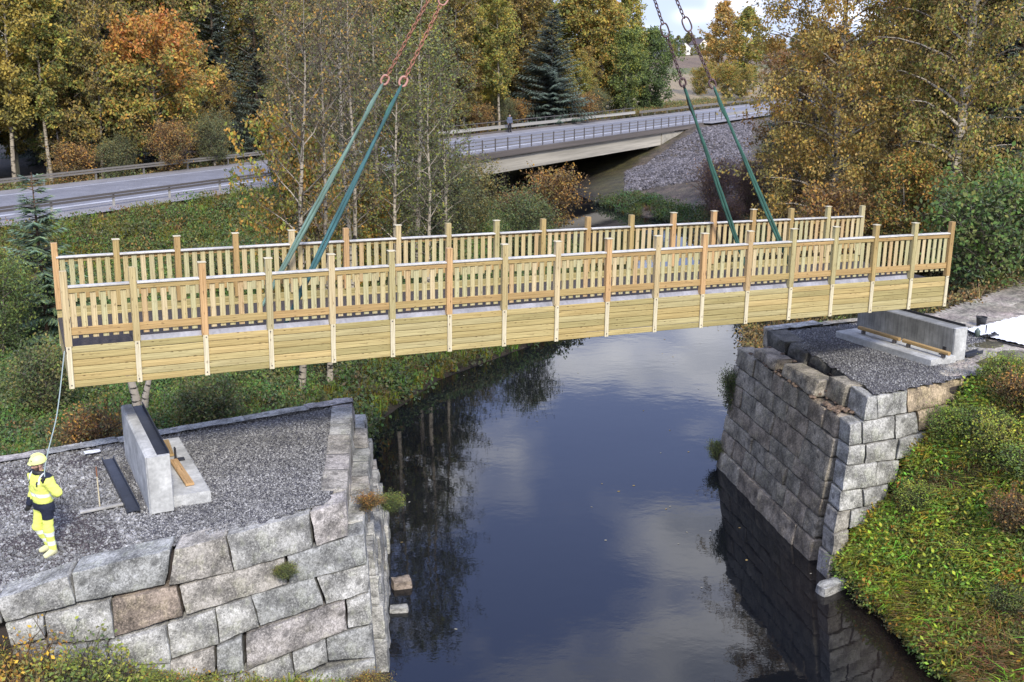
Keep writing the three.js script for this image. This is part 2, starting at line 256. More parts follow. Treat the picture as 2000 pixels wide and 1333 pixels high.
{
  const t = thing('road_bridge', 'pale concrete road bridge carrying the grey road over the river', 'bridge');
  part('deck_slab', rbox(38, 84, -0.35, 11.6, -0.28, ROADY - 0.02), M.roadConcrete, t);
  part('edge_beam', rbox(36, 92, -0.58, -0.355, -0.14, ROADY + 0.06), M.roadConcreteDark, t, { label: 'stained brown edge beam' }); part('edge_beam', rbox(36, 92, 11.605, 11.85, -0.22, ROADY + 0.16), M.roadConcreteDark, t);
  part('girder', rbox(40, 80.5, -0.26, 0.25, -1.5, -0.285), M.roadConcrete, t); part('girder', rbox(40, 80.5, 10.6, 11.1, -1.5, -0.285), M.roadConcrete, t); part('girder', rbox(40, 80.5, 5.2, 5.7, -1.5, -0.285), M.roadConcrete, t);
  part('pier_wall', rbox(79.2, 80.6, 0.7, 10.5, -3.6, -0.29), M.roadConcrete, t); part('pier_wall', rbox(40, 41.2, 0.7, 10.5, -3.6, -0.29), M.roadConcrete, t);
  for (const [a, s] of [[80.7, 1], [40.4, -1]]) { // wing walls
    const sh = new THREE.Shape([new THREE.Vector2(0, -0.3), new THREE.Vector2(6.5 * s, -0.3), new THREE.Vector2(0.4 * s, -3.4), new THREE.Vector2(0, -3.4)]);
    const g = new THREE.ExtrudeGeometry(sh, { depth: 0.5, bevelEnabled: false }); g.rotateY(Math.atan2(RE[1], RE[0])); const c = roadP(a, 0.2, 0); g.translate(c.x, 0, c.z); part('wing_wall', g, M.roadConcrete, t);
  }
  for (let s = 34; s <= 98; s += 2) { part('railing_post', rbox(s - 0.04, s + 0.04, -0.52, -0.44, ROADY + 0.1, ROADY + 1.15), M.galvDark, t); part('railing_post', rbox(s - 0.04, s + 0.04, 11.68, 11.76, ROADY + 0.1, ROADY + 1.2), M.galvDark, t); }
  for (const y of [0.45, 0.72, 1.0]) part('railing_rail', rbox(33, 99, -0.43, -0.38, ROADY + y, ROADY + y + 0.06), M.galv, t);
  part('railing_rail', rbox(33, 99, 11.6, 11.67, ROADY + 1.1, ROADY + 1.17), M.galvDark, t); part('railing_rail', rbox(33, 99, 11.54, 11.6, ROADY + 0.42, ROADY + 0.74), M.galvPale, t, { label: 'pale crash rail' });
}
function guardrail(t0, t1, w, label, mat, step, pm) {
  const t = thing('guardrail', label, 'guardrail'), g = [];
  for (const y of [0.46, 0.62]) g.push(rbox(t0, t1, w - 0.03, w + 0.03, ROADY + y, ROADY + y + 0.12));
  g.push(rbox(t0, t1, w + (w > 5 ? 0.0 : 0.0), w + 0.02, ROADY + 0.56, ROADY + 0.64));
  part('rail', mergeGeometries([g[0], g[1]]), mat, t);
  for (let s = t0 + 1; s < t1; s += step) part('post', rbox(s - 0.05, s + 0.05, w + 0.035, w + 0.13, ROADY - 0.3, ROADY + 0.72), pm, t);
}
guardrail(-30, 33, -0.1, 'dark steel guardrail along the river side of the road', M.galvDark, 4, M.galvPale);
guardrail(-34, 33, 11.2, 'weathered grey guardrail along the forest side of the road', M.galv, 4, M.galv);
guardrail(99.5, 170, 11.2, 'brownish guardrail on the far side of the road beyond the road bridge', M.galv, 4, M.galv);
guardrail(99.5, 170, -0.1, 'pale guardrail on the near side of the road beyond the road bridge', M.galvPale, 4, M.galv);
{
  const p = roadP(5.2, 11.9, 0), t = thing('reflector_post', 'white reflector post standing behind the guardrail on the forest side', 'road post', [p.x, 0, p.z]);
  part('post', new THREE.CylinderGeometry(0.05, 0.06, 1.3, 8).translate(0, 0.65, 0), M.white, t); part('head', plankGeo(0.22, 0.55, 0.06, 0.02).translate(0, 1.45, 0.04), M.white, t);
  const q = roadP(6.6, 10.6, 0), s = thing('marker_post', 'small yellow marker post on the shoulder below the reflector post', 'road post', [q.x, ROADY, q.z]);
  part('post', new THREE.CylinderGeometry(0.04, 0.05, 0.5, 8).translate(0, 0.25, 0), std({ color: lin(0.6, 0.5, 0.08) }), s); part('cap', new THREE.CylinderGeometry(0.05, 0.05, 0.12, 8).translate(0, 0.56, 0), M.white, s);
}

// ---------------------------------------------------------------- stone abutments
const rS = rng(91);
// face frame: origin o, along u, outward n, batter (metres outward per metre down), depth direction d (inward)
function makeStone(F, quad, depth, proud = 0, seed = 1, rough = 0.036, round = 0.016) {
  const [tl, tr, br, bl] = quad, gap = F.gap ?? 0.009, wd = Math.max(tr[0] - tl[0], br[0] - bl[0]), ht = Math.max(tl[1] - bl[1], tr[1] - br[1]);
  const nx = Math.max(4, Math.round(wd / 0.065)), ny = Math.max(4, Math.round(ht / 0.065)), b = new MB(), id = [];
  const P3 = (u, h, dp, out) => new THREE.Vector3().copy(F.o).addScaledVector(F.u, u).addScaledVector(F.n, out + F.bat * (F.top - h)).addScaledVector(F.d, dp).setY(h);
  const r = rng(seed), tiltU = (r() - 0.5) * 0.05, tiltV = (r() - 0.5) * 0.04, ou = r() * 9, ov = r() * 9;
  const edge = (i, j) => [i / nx, j / ny];
  const ptc = (i, j) => { // rounded, slightly wobbly outline
    let [a, c] = edge(i, j); const u = lerp(lerp(tl[0] + gap, tr[0] - gap, a), lerp(bl[0] + gap, br[0] - gap, a), c), h = lerp(lerp(tl[1] - gap, tr[1] - gap, a), lerp(bl[1] + gap, br[1] + gap, a), c);
    const wob = 0.02; return [u + wob * fbm(u * 4 + seed, h * 4, 3.1, 3), h + wob * fbm(u * 4, h * 4 + seed, 8.1, 3)];
  };
  for (let j = 0; j <= ny; j++) for (let i = 0; i <= nx; i++) {
    const [a, c] = edge(i, j), [u, h] = ptc(i, j), de = Math.min(a * wd, (1 - a) * wd, c * ht, (1 - c) * ht), k = clamp(1 - de / round);
    const out = proud + (a - 0.5) * tiltU + (c - 0.5) * tiltV - round * 0.9 * k * k + rough * 2.4 * fbm(u * 1.6 + seed * 3.7, h * 1.9, 0.7, 4) + 0.02 * fbm(u * 3.2 + h * 1.5 + seed, h * 7, 2.7, 3);
    const p = P3(u, h, 0, out); id.push(b.v(p.x, p.y, p.z, undefined, u + ou, h + ov));
  }
  for (let j = 0; j < ny; j++) for (let i = 0; i < nx; i++) { const q = j * (nx + 1) + i; b.q(id[q], id[q + nx + 1], id[q + nx + 2], id[q + 1]); }
  const ring = []; for (let i = 0; i <= nx; i++) ring.push([i, 0]); for (let j = 1; j <= ny; j++) ring.push([nx, j]); for (let i = nx - 1; i >= 0; i--) ring.push([i, ny]); for (let j = ny - 1; j > 0; j--) ring.push([0, j]);
  let prev = ring.map(([i, j]) => { const q = id[j * (nx + 1) + i] * 3; return b.v(b.p[q], b.p[q + 1], b.p[q + 2], undefined, b.u[q / 3 * 2], b.u[q / 3 * 2 + 1]); });
  const steps = depth > 0.35 ? 4 : 1; let L0 = 0;
  for (let s = 1; s <= steps; s++) {
    const dp = depth * s / steps, cur = ring.map(([i, j], k) => { const [u, h] = ptc(i, j), hh = j === 0 ? h + (steps > 1 ? 0.03 * fbm(u * 2 + seed, dp * 3, 5, 3) : 0) : h, uu = u + 0.02 * fbm(h * 3, dp * 3, seed, 2), p = P3(uu, hh, dp, proud - round * 0.6); return b.v(p.x, p.y, p.z, undefined, u + ou + (i === 0 || i === nx ? dp : 0), h + ov + (j === 0 || j === ny ? dp : 0)); });
    for (let k = 0; k < ring.length; k++) { const k2 = (k + 1) % ring.length; b.q(prev[k], prev[k2], cur[k2], cur[k]); }
    prev = cur;
  }
  const g = b.geo(); return g;
}
const frame = (o, ang, n, top, bat, d) => ({ o, u: new THREE.Vector3(Math.cos(ang), 0, -Math.sin(ang)), n, top, bat, d });
const norm2 = (x, D) => new THREE.Vector3(x, 0, -D).normalize();
// a coursed wall face: boundaries in height, random joints along u
function courses(F, u0, u1, hs, mats, parent, opt = {}) {
  hs.slice(0, -1).forEach((h, c) => {
    let u = u0 + (opt.lead ? opt.lead(h) : 0); const end = u1 + (opt.trail ? opt.trail(h) : 0); let first = true;
    while (u < end - 0.05) {
      let w = (opt.w ?? 0.75) + rS() * (opt.dw ?? 0.85); if (first && c % 2) w *= 0.6; first = false; if (end - u - w < 0.4) w = end - u;
      const lo = hs[c + 1], j = () => (rS() - 0.5) * 0.035, q = [[u, h + j() * .5], [u + w + j(), h + j() * .5], [u + w + j(), lo + j() * .5], [u, lo + j() * .5]];
      part('stone', makeStone(F, q, opt.depth ?? 0.5, (rS() - 0.5) * (opt.proud ?? 0.06) + (opt.out ? opt.out(c) : 0), Math.floor(rS() * 1e5), opt.rough), mats[Math.floor(rS() * mats.length)], parent);
      u += w;
    }
  });
}
const LC = V(-3.25, 0, 20.65), LU = norm2(2.79, 2.22), LNout = norm2(0.6227, -0.7826), LR = norm2(-0.82, 6.8), LRout = norm2(6.8, 0.82);   // left corner; along near face; its outside; along river face; its outside
const leftA = thing('stone_abutment', 'grey granite block abutment in the left foreground with a gravel top', 'abutment');
{
  const F = { o: LC, u: LU, n: LNout, top: 0, bat: 0.04, d: LR };
  const Q = [
    [[-6.53, -0.01], [-5.38, 0.05], [-5.29, -0.48], [-6.44, -0.45], 0], [[-5.30, 0.08], [-3.57, 0.0], [-3.73, -0.63], [-5.28, -0.48], 4], [[-3.53, 0.0], [-2.55, -0.02], [-2.47, -0.75], [-3.70, -0.64], 2], [[-2.52, -0.02], [-0.82, -0.05], [-0.79, -0.76], [-2.44, -0.75], 0], [[-0.79, -0.03], [0, 0], [-0.01, -0.72], [-0.72, -0.75], 5],
    [[-6.44, -0.48], [-5.84, -0.52], [-5.86, -0.93], [-6.40, -0.87], 1], [[-5.82, -0.53], [-4.73, -0.60], [-4.71, -1.33], [-5.82, -1.05], 1], [[-4.68, -0.60], [-3.54, -0.70], [-3.47, -1.31], [-4.71, -1.31], 6], [[-3.50, -0.72], [-1.41, -0.78], [-1.39, -1.34], [-3.42, -1.31], 2], [[-1.36, -0.77], [0.36, -0.75], [0.40, -1.43], [-1.34, -1.36], 4],
    [[-4.85, -1.34], [-3.81, -1.40], [-3.79, -2.11], [-4.84, -1.83], 3], [[-3.77, -1.39], [-2.87, -1.37], [-2.85, -2.08], [-3.75, -2.07], 3], [[-2.85, -1.36], [-2.15, -1.36], [-2.04, -2.0], [-2.83, -2.08], 3], [[-2.13, -1.34], [-0.79, -1.38], [-0.64, -1.99], [-2.0, -2.02], 4], [[-0.76, -1.39], [0.41, -1.46], [0.41, -2.04], [-0.60, -2.0], 3],
    [[-4.85, -1.86], [-3.79, -2.13], [-3.82, -2.61], [-4.85, -2.4], 0], [[-3.79, -2.11], [-2.94, -2.11], [-2.96, -2.60], [-3.80, -2.59], 2], [[-2.91, -2.11], [-2.40, -2.09], [-2.41, -2.79], [-2.93, -2.72], 4], [[-2.34, -2.08], [-0.19, -2.04], [-0.17, -2.70], [-2.37, -2.79], 5], [[-0.15, -2.06], [0.41, -2.07], [0.41, -2.73], [-0.13, -2.69], 3],
    [[-3.8, -2.63], [-2.62, -2.82], [-2.6, -3.4], [-3.8, -3.4], 2], [[-2.58, -2.84], [-1.42, -2.80], [-1.36, -3.38], [-2.58, -3.39], 1], [[-1.39, -2.77], [-0.66, -2.74], [-0.65, -3.24], [-1.35, -3.30], 0], [[-0.63, -2.74], [0.41, -2.76], [0.44, -3.52], [-0.61, -3.24], 4],
    [[-1.34, -3.40], [0.44, -3.54], [0.46, -4.15], [-1.34, -4.15], 0], [[-2.58, -3.42], [-1.36, -3.42], [-1.36, -4.15], [-2.58, -4.15], 3], [[-7.9, -0.05], [-6.55, -0.02], [-6.46, -0.46], [-7.9, -0.5], 1], [[-9.4, -0.1], [-7.93, -0.05], [-7.93, -0.5], [-9.4, -0.5], 0], [[-6.4, -0.95], [-5.84, -1.0], [-5.84, -1.6], [-6.4, -1.5], 2], [[-5.82, -1.08], [-4.88, -1.36], [-4.86, -1.9], [-5.82, -1.8], 0],
  ];
  Q.forEach((q, i) => part('stone', makeStone(F, q.slice(0, 4), 0.62, (rS() - 0.5) * 0.05, 100 + i, 0.045), q[4] === 6 ? M.stoneBrown : M.stone[q[4]], leftA));
  // upper course along the river, then the lower wall standing out as a ledge, its face down to the water
  const FU = { o: LC, u: LR, n: LRout, top: 0, bat: 0.02, d: norm2(-6.8, -0.82) };
  let s = 0.66; [1.15, 0.95, 1.3, 0.8, 1.25, 0.75].forEach((w, i) => { part('stone', makeStone(FU, [[s, 0.0], [s + w, 0.01], [s + w, -0.72], [s, -0.72]], 0.5, (rS() - 0.5) * 0.04, 300 + i, 0.03), M.stone[[2, 5, 2, 3, 1, 5][i]], leftA); s += w; });
  const LO = new THREE.Vector3().copy(LC).addScaledVector(LU, 0.41), FL = { o: LO, u: norm2(-0.87, 7.4), n: LRout, top: -0.75, bat: 0.05, d: norm2(-6.8, -0.82) };
  const hs = [-0.75, -1.43, -2.04, -2.72, -3.5, -4.6];
  courses(FL, 0.62, 7.6, hs, M.stone, leftA, { w: 0.8, dw: 0.9, out: (c) => [0, 0.06, 0.16, 0.2, 0.26][c], depth: 0.75, proud: 0.12 });
  // far edge row
  const FF = { o: V(-4.1, 0, 27.45), u: norm2(-6.99, -4.29), n: norm2(-4.29, 6.99), top: 0, bat: 0.02, d: norm2(4.29, -6.99) };
  courses(FF, 0.1, 12, [0.04, -0.5, -1.1], M.stone, leftA, { w: 0.8, dw: 0.9, depth: 0.4 });
  // core behind the stones, below the gravel
  const pts = [[LC.x - 0.5, -LC.z - 0.1], [-4.55, 27.0], [-14, 21.2], [-24, 15], [-24, 5.2], [-10.5, 15.3]].map(([x, D]) => new THREE.Vector2(x, D)), g = new THREE.ExtrudeGeometry(new THREE.Shape(pts), { depth: 4.4, bevelEnabled: false }); g.rotateX(-Math.PI / 2); g.translate(0, -4.6, 0); part('core', g, M.core, leftA);
  const g2 = new THREE.ExtrudeGeometry(new THREE.Shape([[LC.x + 0.0, -LC.z + 0.15], [-3.8, 27.9], [-5.4, 27], [-4.4, 20.6]].map(([x, D]) => new THREE.Vector2(x, D))), { depth: 3.75, bevelEnabled: false }); g2.rotateX(-Math.PI / 2); g2.translate(0, -4.6, 0); part('core', g2, M.core, leftA);
  // rubble lying in the ledge gaps
}
const RC = V(8.82, 0.3, 26.74), RU = norm2(0.866, 0.5), RNout = norm2(0.5, -0.866), RR = norm2(-1.15, 6.7), RRout = norm2(-6.7, -1.15);
const rightA = thing('stone_abutment', 'weathered stone block abutment on the right bank with broken upper course', 'abutment');
{
  const F = { o: RC, u: RU, n: RNout, top: 0.3, bat: 0.06, d: RR };
  const Q = [
    [[0.04, -0.06], [0.38, -0.08], [0.40, -0.67], [-0.07, -0.66], 0, 0.95], [[0.39, -0.08], [1.45, -0.10], [1.49, -0.69], [0.42, -0.67], 3, 0.5], [[1.49, -0.10], [3.65, -0.06], [3.59, -0.70], [1.53, -0.70], 7, 0.5], [[3.7, -0.06], [4.6, -0.06], [4.5, -0.6], [3.66, -0.6], 3, 0.5], [[4.65, -0.08], [5.5, -0.1], [5.4, -0.6], [4.6, -0.6], 1, 0.5],
    [[-0.53, -0.67], [-0.11, -0.68], [-0.10, -1.24], [-0.56, -1.22], 0, 0.6], [[-0.09, -0.68], [1.04, -0.71], [1.08, -1.30], [-0.08, -1.25], 3, 0.5], [[1.09, -0.72], [1.81, -0.74], [1.94, -1.30], [1.12, -1.34], 1, 0.5], [[1.87, -0.73], [3.0, -0.72], [3.0, -1.27], [1.97, -1.27], 7, 0.5],
    [[-0.56, -1.24], [0.03, -1.29], [-0.02, -1.78], [-0.63, -1.70], 3, 0.6], [[0.08, -1.30], [1.23, -1.36], [1.13, -1.88], [0.04, -1.80], 1, 0.5], [[1.26, -1.36], [2.3, -1.32], [2.2, -1.9], [1.16, -1.9], 0, 0.5],
    [[-0.63, -1.73], [0.44, -1.83], [0.45, -2.45], [-0.74, -2.36], 3, 0.6], [[0.48, -1.85], [1.23, -1.92], [1.17, -2.47], [0.47, -2.46], 1, 0.5],
    [[-0.75, -2.38], [-0.05, -2.44], [0.0, -2.92], [-0.85, -2.87], 3, 0.6], [[-0.02, -2.46], [0.9, -2.5], [0.9, -2.92], [0.03, -2.92], 0, 0.5], [[-0.87, -2.90], [-0.40, -2.93], [-0.45, -3.42], [-0.99, -3.42], 2, 0.6], [[-0.38, -2.94], [0.6, -2.95], [0.6, -3.42], [-0.42, -3.42], 0, 0.5],
    [[-0.99, -3.45], [-0.45, -3.45], [-0.48, -4.0], [-1.04, -4.0], 2, 0.6], [[-1.1, -4.02], [-0.4, -4.02], [-0.4, -4.8], [-1.22, -4.8], 5, 0.6],
  ];
  Q.forEach((q, i) => part('stone', makeStone(F, q.slice(0, 4).map(([u, h]) => [u, h + 0.3]), q[5], (rS() - 0.5) * 0.04, 500 + i, 0.03), q[4] === 7 ? M.stoneTan : M.stone[q[4]], rightA));
  const FU = { o: RC, u: RR, n: RRout, top: 0.3, bat: 0.06, d: norm2(6.7, 1.15) };
  part('stone', makeStone(FU, [[1.02, 0.27], [1.95, 0.24], [2.0, -0.36], [1.05, -0.36]], 0.7, 0.10, 601, 0.04, 0.03), M.wetStone[1], rightA);
  [[2.1, 2.9], [2.95, 4.1], [4.15, 5.3], [5.35, 6.75]].forEach(([a, c], i) => part('stone', makeStone(FU, [[a, 0.2 + 0.03 * i], [c, 0.22 + 0.03 * i], [c, -0.36], [a, -0.36]], 0.6, -0.42 + i * 0.1, 610 + i, 0.06, 0.03), M.wetStone[[5, 5, 5, 5][i]], rightA));
  const FL = { o: new THREE.Vector3().copy(RC).addScaledVector(RU, -0.53).setY(0), u: RR, n: RRout, top: -0.37, gap: 0.022, bat: 0.13, d: norm2(6.7, 1.15) };
  part('stone', makeStone(FL, [[2.15, 0.12], [4.3, 0.02], [4.3, -0.36], [2.15, -0.36]], 0.55, 0.0, 620, 0.05, 0.03), M.wetStone[3], rightA); part('stone', makeStone(FL, [[4.75, 0.0], [6.3, -0.05], [6.3, -0.36], [4.75, -0.36]], 0.5, 0.02, 621, 0.06, 0.03), M.wetStone[2], rightA);
  courses(FL, 0.6, 7.7, [-0.38, -0.95, -1.48, -2.12, -2.6, -3.1, -3.7, -4.8], M.wetStone.slice(0, 5), rightA, { w: 0.75, dw: 0.9, depth: 0.5, proud: 0.06, rough: 0.025, lead: (h) => 0, trail: () => 0, out: (c) => (c === 6 ? 0.05 : 0) });
  // broken bricks and rubble on the ledge
  const rr = rng(5), g = []; for (let i = 0; i < 80; i++) { const a = 0.7 + rr() * 6, far = rr(), b = new THREE.IcosahedronGeometry(0.03 + rr() * 0.06, 0); b.scale(1.4, 0.7, 1); b.rotateY(rr() * 6); const p = new THREE.Vector3().copy(FL.o).addScaledVector(RR, a).addScaledVector(RRout, 0.02 - far * 0.55); g.push(b.translate(p.x, -0.34 + far * far * (a > 2 ? 0.35 : 0.05), p.z)); }
  part('rubble', mergeGeometries(g), M.rubble, rightA, { kind: 'stuff', label: 'orange brown rubble on the ledge' });
  const pts = [[RC.x + 0.35, 27.15], [7.95, 33.2], [11, 34.6], [22, 40], [24, 33], [14, 29.2], [12, 28.55]].map(([x, D]) => new THREE.Vector2(x, D)), gg = new THREE.ExtrudeGeometry(new THREE.Shape(pts), { depth: 4.62, bevelEnabled: false }); gg.rotateX(-Math.PI / 2); gg.translate(0, -4.6, 0); part('core', gg, M.core, rightA);
  const g2 = new THREE.ExtrudeGeometry(new THREE.Shape([[RC.x - 0.15, 26.9], [7.55, 33.9], [9, 33.9], [10.5, 27.8]].map(([x, D]) => new THREE.Vector2(x, D))), { depth: 4.1, bevelEnabled: false }); g2.rotateX(-Math.PI / 2); g2.translate(0, -4.6, 0); part('core', g2, M.core, rightA);
  const FF = { o: V(7.75, 0.3, 33.75), u: norm2(0.93, 0.36), n: norm2(-0.36, 0.93), top: 0.3, bat: 0.02, d: norm2(0.36, -0.93) };
  courses(FF, 0, 4.2, [0.32, -0.3, -1.0, -2], M.wetStone, rightA, { w: 0.8, dw: 0.8, depth: 0.4 });
  part('stone', makeStone(FF, [[0.05, 0.34], [1.9, 0.36], [1.9, -0.2], [0.05, -0.2]], 0.5, 0.06, 650, 0.03), M.stone[3], rightA);
}
function inside(x, y, P) { let c = false; for (let i = 0, j = P.length - 1; i < P.length; j = i++) { const [xi, yi] = P[i], [xj, yj] = P[j]; if (yi > y !== yj > y && x < (xj - xi) * (y - yi) / (yj - yi) + xi) c = !c; } return c; }
function sheet(name, P, y0, cell, color, mat, label, bump = 0.04) {
  const xs = P.map((p) => p[0]), ds = P.map((p) => p[1]), x0 = Math.min(...xs), x1 = Math.max(...xs), d0 = Math.min(...ds), d1 = Math.max(...ds), b = new MB(), map = new Map(), nx = Math.ceil((x1 - x0) / cell), nd = Math.ceil((d1 - d0) / cell);
  const vert = (i, j) => { const k = j * 5000 + i; if (!map.has(k)) { const x = x0 + i * cell, D = d0 + j * cell; map.set(k, b.v(x, y0(x, D) + bump * fbm(x * 1.3, D * 1.3, 4.4, 3), -D, color(x, D), x, D)); } return map.get(k); };
  for (let i = 0; i < nx; i++) for (let j = 0; j < nd; j++) if (inside(x0 + (i + 0.5) * cell, d0 + (j + 0.5) * cell, P)) b.q(vert(i, j), vert(i + 1, j), vert(i + 1, j + 1), vert(i, j + 1));
  return struct(name, b.geo(), mat, label);
}
const leftTop = [[-3.6, 20.65], [-4.42, 27.2], [-8, 25.1], [-16, 20.2], [-24, 15.3], [-24, 4.5], [-12, 13.6], [-6, 18.72]];
const leftY = (x, D) => -0.035 + 0.0 * x - Math.max(0, -x - 8.0 - (D - 17) * 0.5) * 0.05;
const leftCol = (x, D) => { const f = smooth(-7.0, -8.2, x - (D - 20) * -0.45), n = fbm(x * 0.5, D * 0.5, 3, 3), br = f * smooth(-0.15, 0.1, n); const k = 1 + 0.45 * fbm(x * 0.8 + 5, D * 0.8, 6, 3); return [lerp(0.33, 0.31, br) * k, lerp(0.33, 0.26, br) * k, lerp(0.345, 0.25, br) * k]; };
sheet('gravel_path', leftTop, leftY, 0.2, leftCol, M.gravel, 'grey gravel top of the left abutment', 0.06);
const rightTop = [[9.15, 26.95], [8.05, 33.4], [10.6, 34.4], [13.5, 35.6], [14.6, 33.5], [13.8, 31.8], [12.6, 30.3], [12.9, 29.0], [11.7, 28.35]];
sheet('gravel_path', rightTop, () => 0.255, 0.2, () => [0.33, 0.325, 0.34], M.gravel, 'grey gravel top of the right abutment', 0.05);
const sandy = [[11.4, 28.6], [12.0, 30.2], [12.9, 31.2], [14.2, 32.3], [14.0, 33.6], [12.4, 35.0], [14.0, 36.0], [19.2, 41.4], [26, 47], [34, 44], [30, 33], [16.5, 28.6], [13.3, 28.3]];
sheet('sandy_road', sandy, () => 0.262, 0.25, (x, D) => { const n = fbm(x * 0.7, D * 0.7, 8, 4), g = smooth(0.1, 0.4, n); return [lerp(0.66, 0.54, g), lerp(0.60, 0.47, g), lerp(0.55, 0.42, g)]; }, M.dirt, 'pale sandy road on the right bank', 0.05);
{ // loose stones of the gravel
  const ico = (s) => { const g = new THREE.IcosahedronGeometry(1, 0); const p = g.attributes.position, r = rng(s), mp = new Map(); for (let i = 0; i < p.count; i++) { const k = [p.getX(i), p.getY(i), p.getZ(i)].map((v) => v.toFixed(2)).join(); if (!mp.has(k)) mp.set(k, 0.7 + r() * 0.6); const f = mp.get(k); p.setXYZ(i, p.getX(i) * f, p.getY(i) * f * 0.7, p.getZ(i) * f); } g.computeVertexNormals(); return g; };
  const r = rng(12), mk = (P, y0, n, smin, smax, tint, x0, x1, d0, d1, test) => { const L = []; while (L.length < n) { const x = lerp(x0, x1, r()), D = lerp(d0, d1, r()); if (!inside(x, D, P) || (test && !test(x, D))) { if (r() < 1e-7) break; continue; } if (x < -6 && x + (D - 20) * 0.45 < -7.6 && r() < 0.75 * smooth(-0.15, 0.25, fbm(x * 0.5, D * 0.5, 3, 3))) { if (r() < 0.98) continue; } const v = (0.26 + 0.50 * r() ** 1.6) * tint * (1 + 0.6 * fbm(x * 0.8 + 5, D * 0.8, 6, 3)), s = smin + (smax - smin) * r() ** 3; L.push({ p: V(x, y0(x, D) + 0.06 * fbm(x * 1.3, D * 1.3, 4.4, 3) + s * 0.15, D), s, r: [r() * 6, r() * 6, r() * 6], c: [v, v * 0.985, v] }); } return L; };
  const a = instanced(numbered('loose_gravel'), ico(3), M.pebble, mk(leftTop, leftY, 56000, 0.010, 0.030, 0.82, -11.5, -3.4, 14, 27.2), scene, { label: 'grey crushed stone on the left abutment top', category: 'gravel' });
  const rough = instanced(numbered('rough_stones'), ico(4), M.pebble, mk(leftTop, leftY, 15000, 0.010, 0.055, 0.8, -13, -6.2, 12, 25, (x, D) => x - (D - 20) * -0.45 < -7.2), scene, { label: 'coarser broken stones on the left abutment around the worker', category: 'gravel' });
  instanced(numbered('loose_gravel'), ico(6), M.pebble, mk(rightTop, () => 0.255, 16000, 0.012, 0.034, 0.7, 7.7, 14.7, 26.9, 35.6), scene, { label: 'grey crushed stone on the right abutment top', category: 'gravel' });
  const rip = []; for (let i = 0; i < 70000; i++) { const t = 55 + r() * 60, w = -34 * r() - 1.9, x = RO[0] + RE[0] * t + RN[0] * w, D = RO[1] + RE[1] * t + RN[1] * w, y = landY(x, D); if (y < WATER + 0.1 || x < bankR(D) + 2.2 + 1.5 * fbm(D * 0.3, 1, 2, 2) || x / D < 0.10 || x / D > 0.21 || D < 80) continue; const v = 0.10 + 0.24 * r() ** 1.4, s = 0.07 + 0.13 * r() ** 2; rip.push({ p: V(x, y + s * 0.2, D), s, r: [r() * 6, r() * 6, r() * 6], c: [v * 1.02, v * 0.94, v * 1.04] }); }
  instanced(numbered('riprap'), ico(8), M.pebble, rip, scene, { label: 'violet grey rocks on the slope beside the road bridge', category: 'rocks' });
}

// ---------------------------------------------------------------- the wooden footbridge hanging from the crane
const BAY = 1.3, NB = 17, BW = 3.53, HD = THREE.MathUtils.degToRad(23.935), SL = THREE.MathUtils.degToRad(-1.02);
const bridge = thing('wooden_footbridge', 'new yellow wooden footbridge with slatted railings hanging over the river', 'bridge', [-8.507, 2.30, -20.707]);
bridge.quaternion.setFromRotationMatrix(new THREE.Matrix4().makeBasis(new THREE.Vector3(Math.cos(HD) * Math.cos(SL), Math.sin(SL), -Math.sin(HD) * Math.cos(SL)), new THREE.Vector3(-Math.sin(SL) * Math.cos(HD), Math.cos(SL), Math.sin(SL) * Math.sin(HD)), new THREE.Vector3(Math.sin(HD), 0, Math.cos(HD))));
bridge.updateMatrixWorld();
const camber = (x) => 0.0404 * 4 * (x / 22.1) * (1 - x / 22.1);
const bridgePoint = (x, y, z) => new THREE.Vector3(x, y + camber(x), z).applyMatrix4(bridge.matrixWorld);
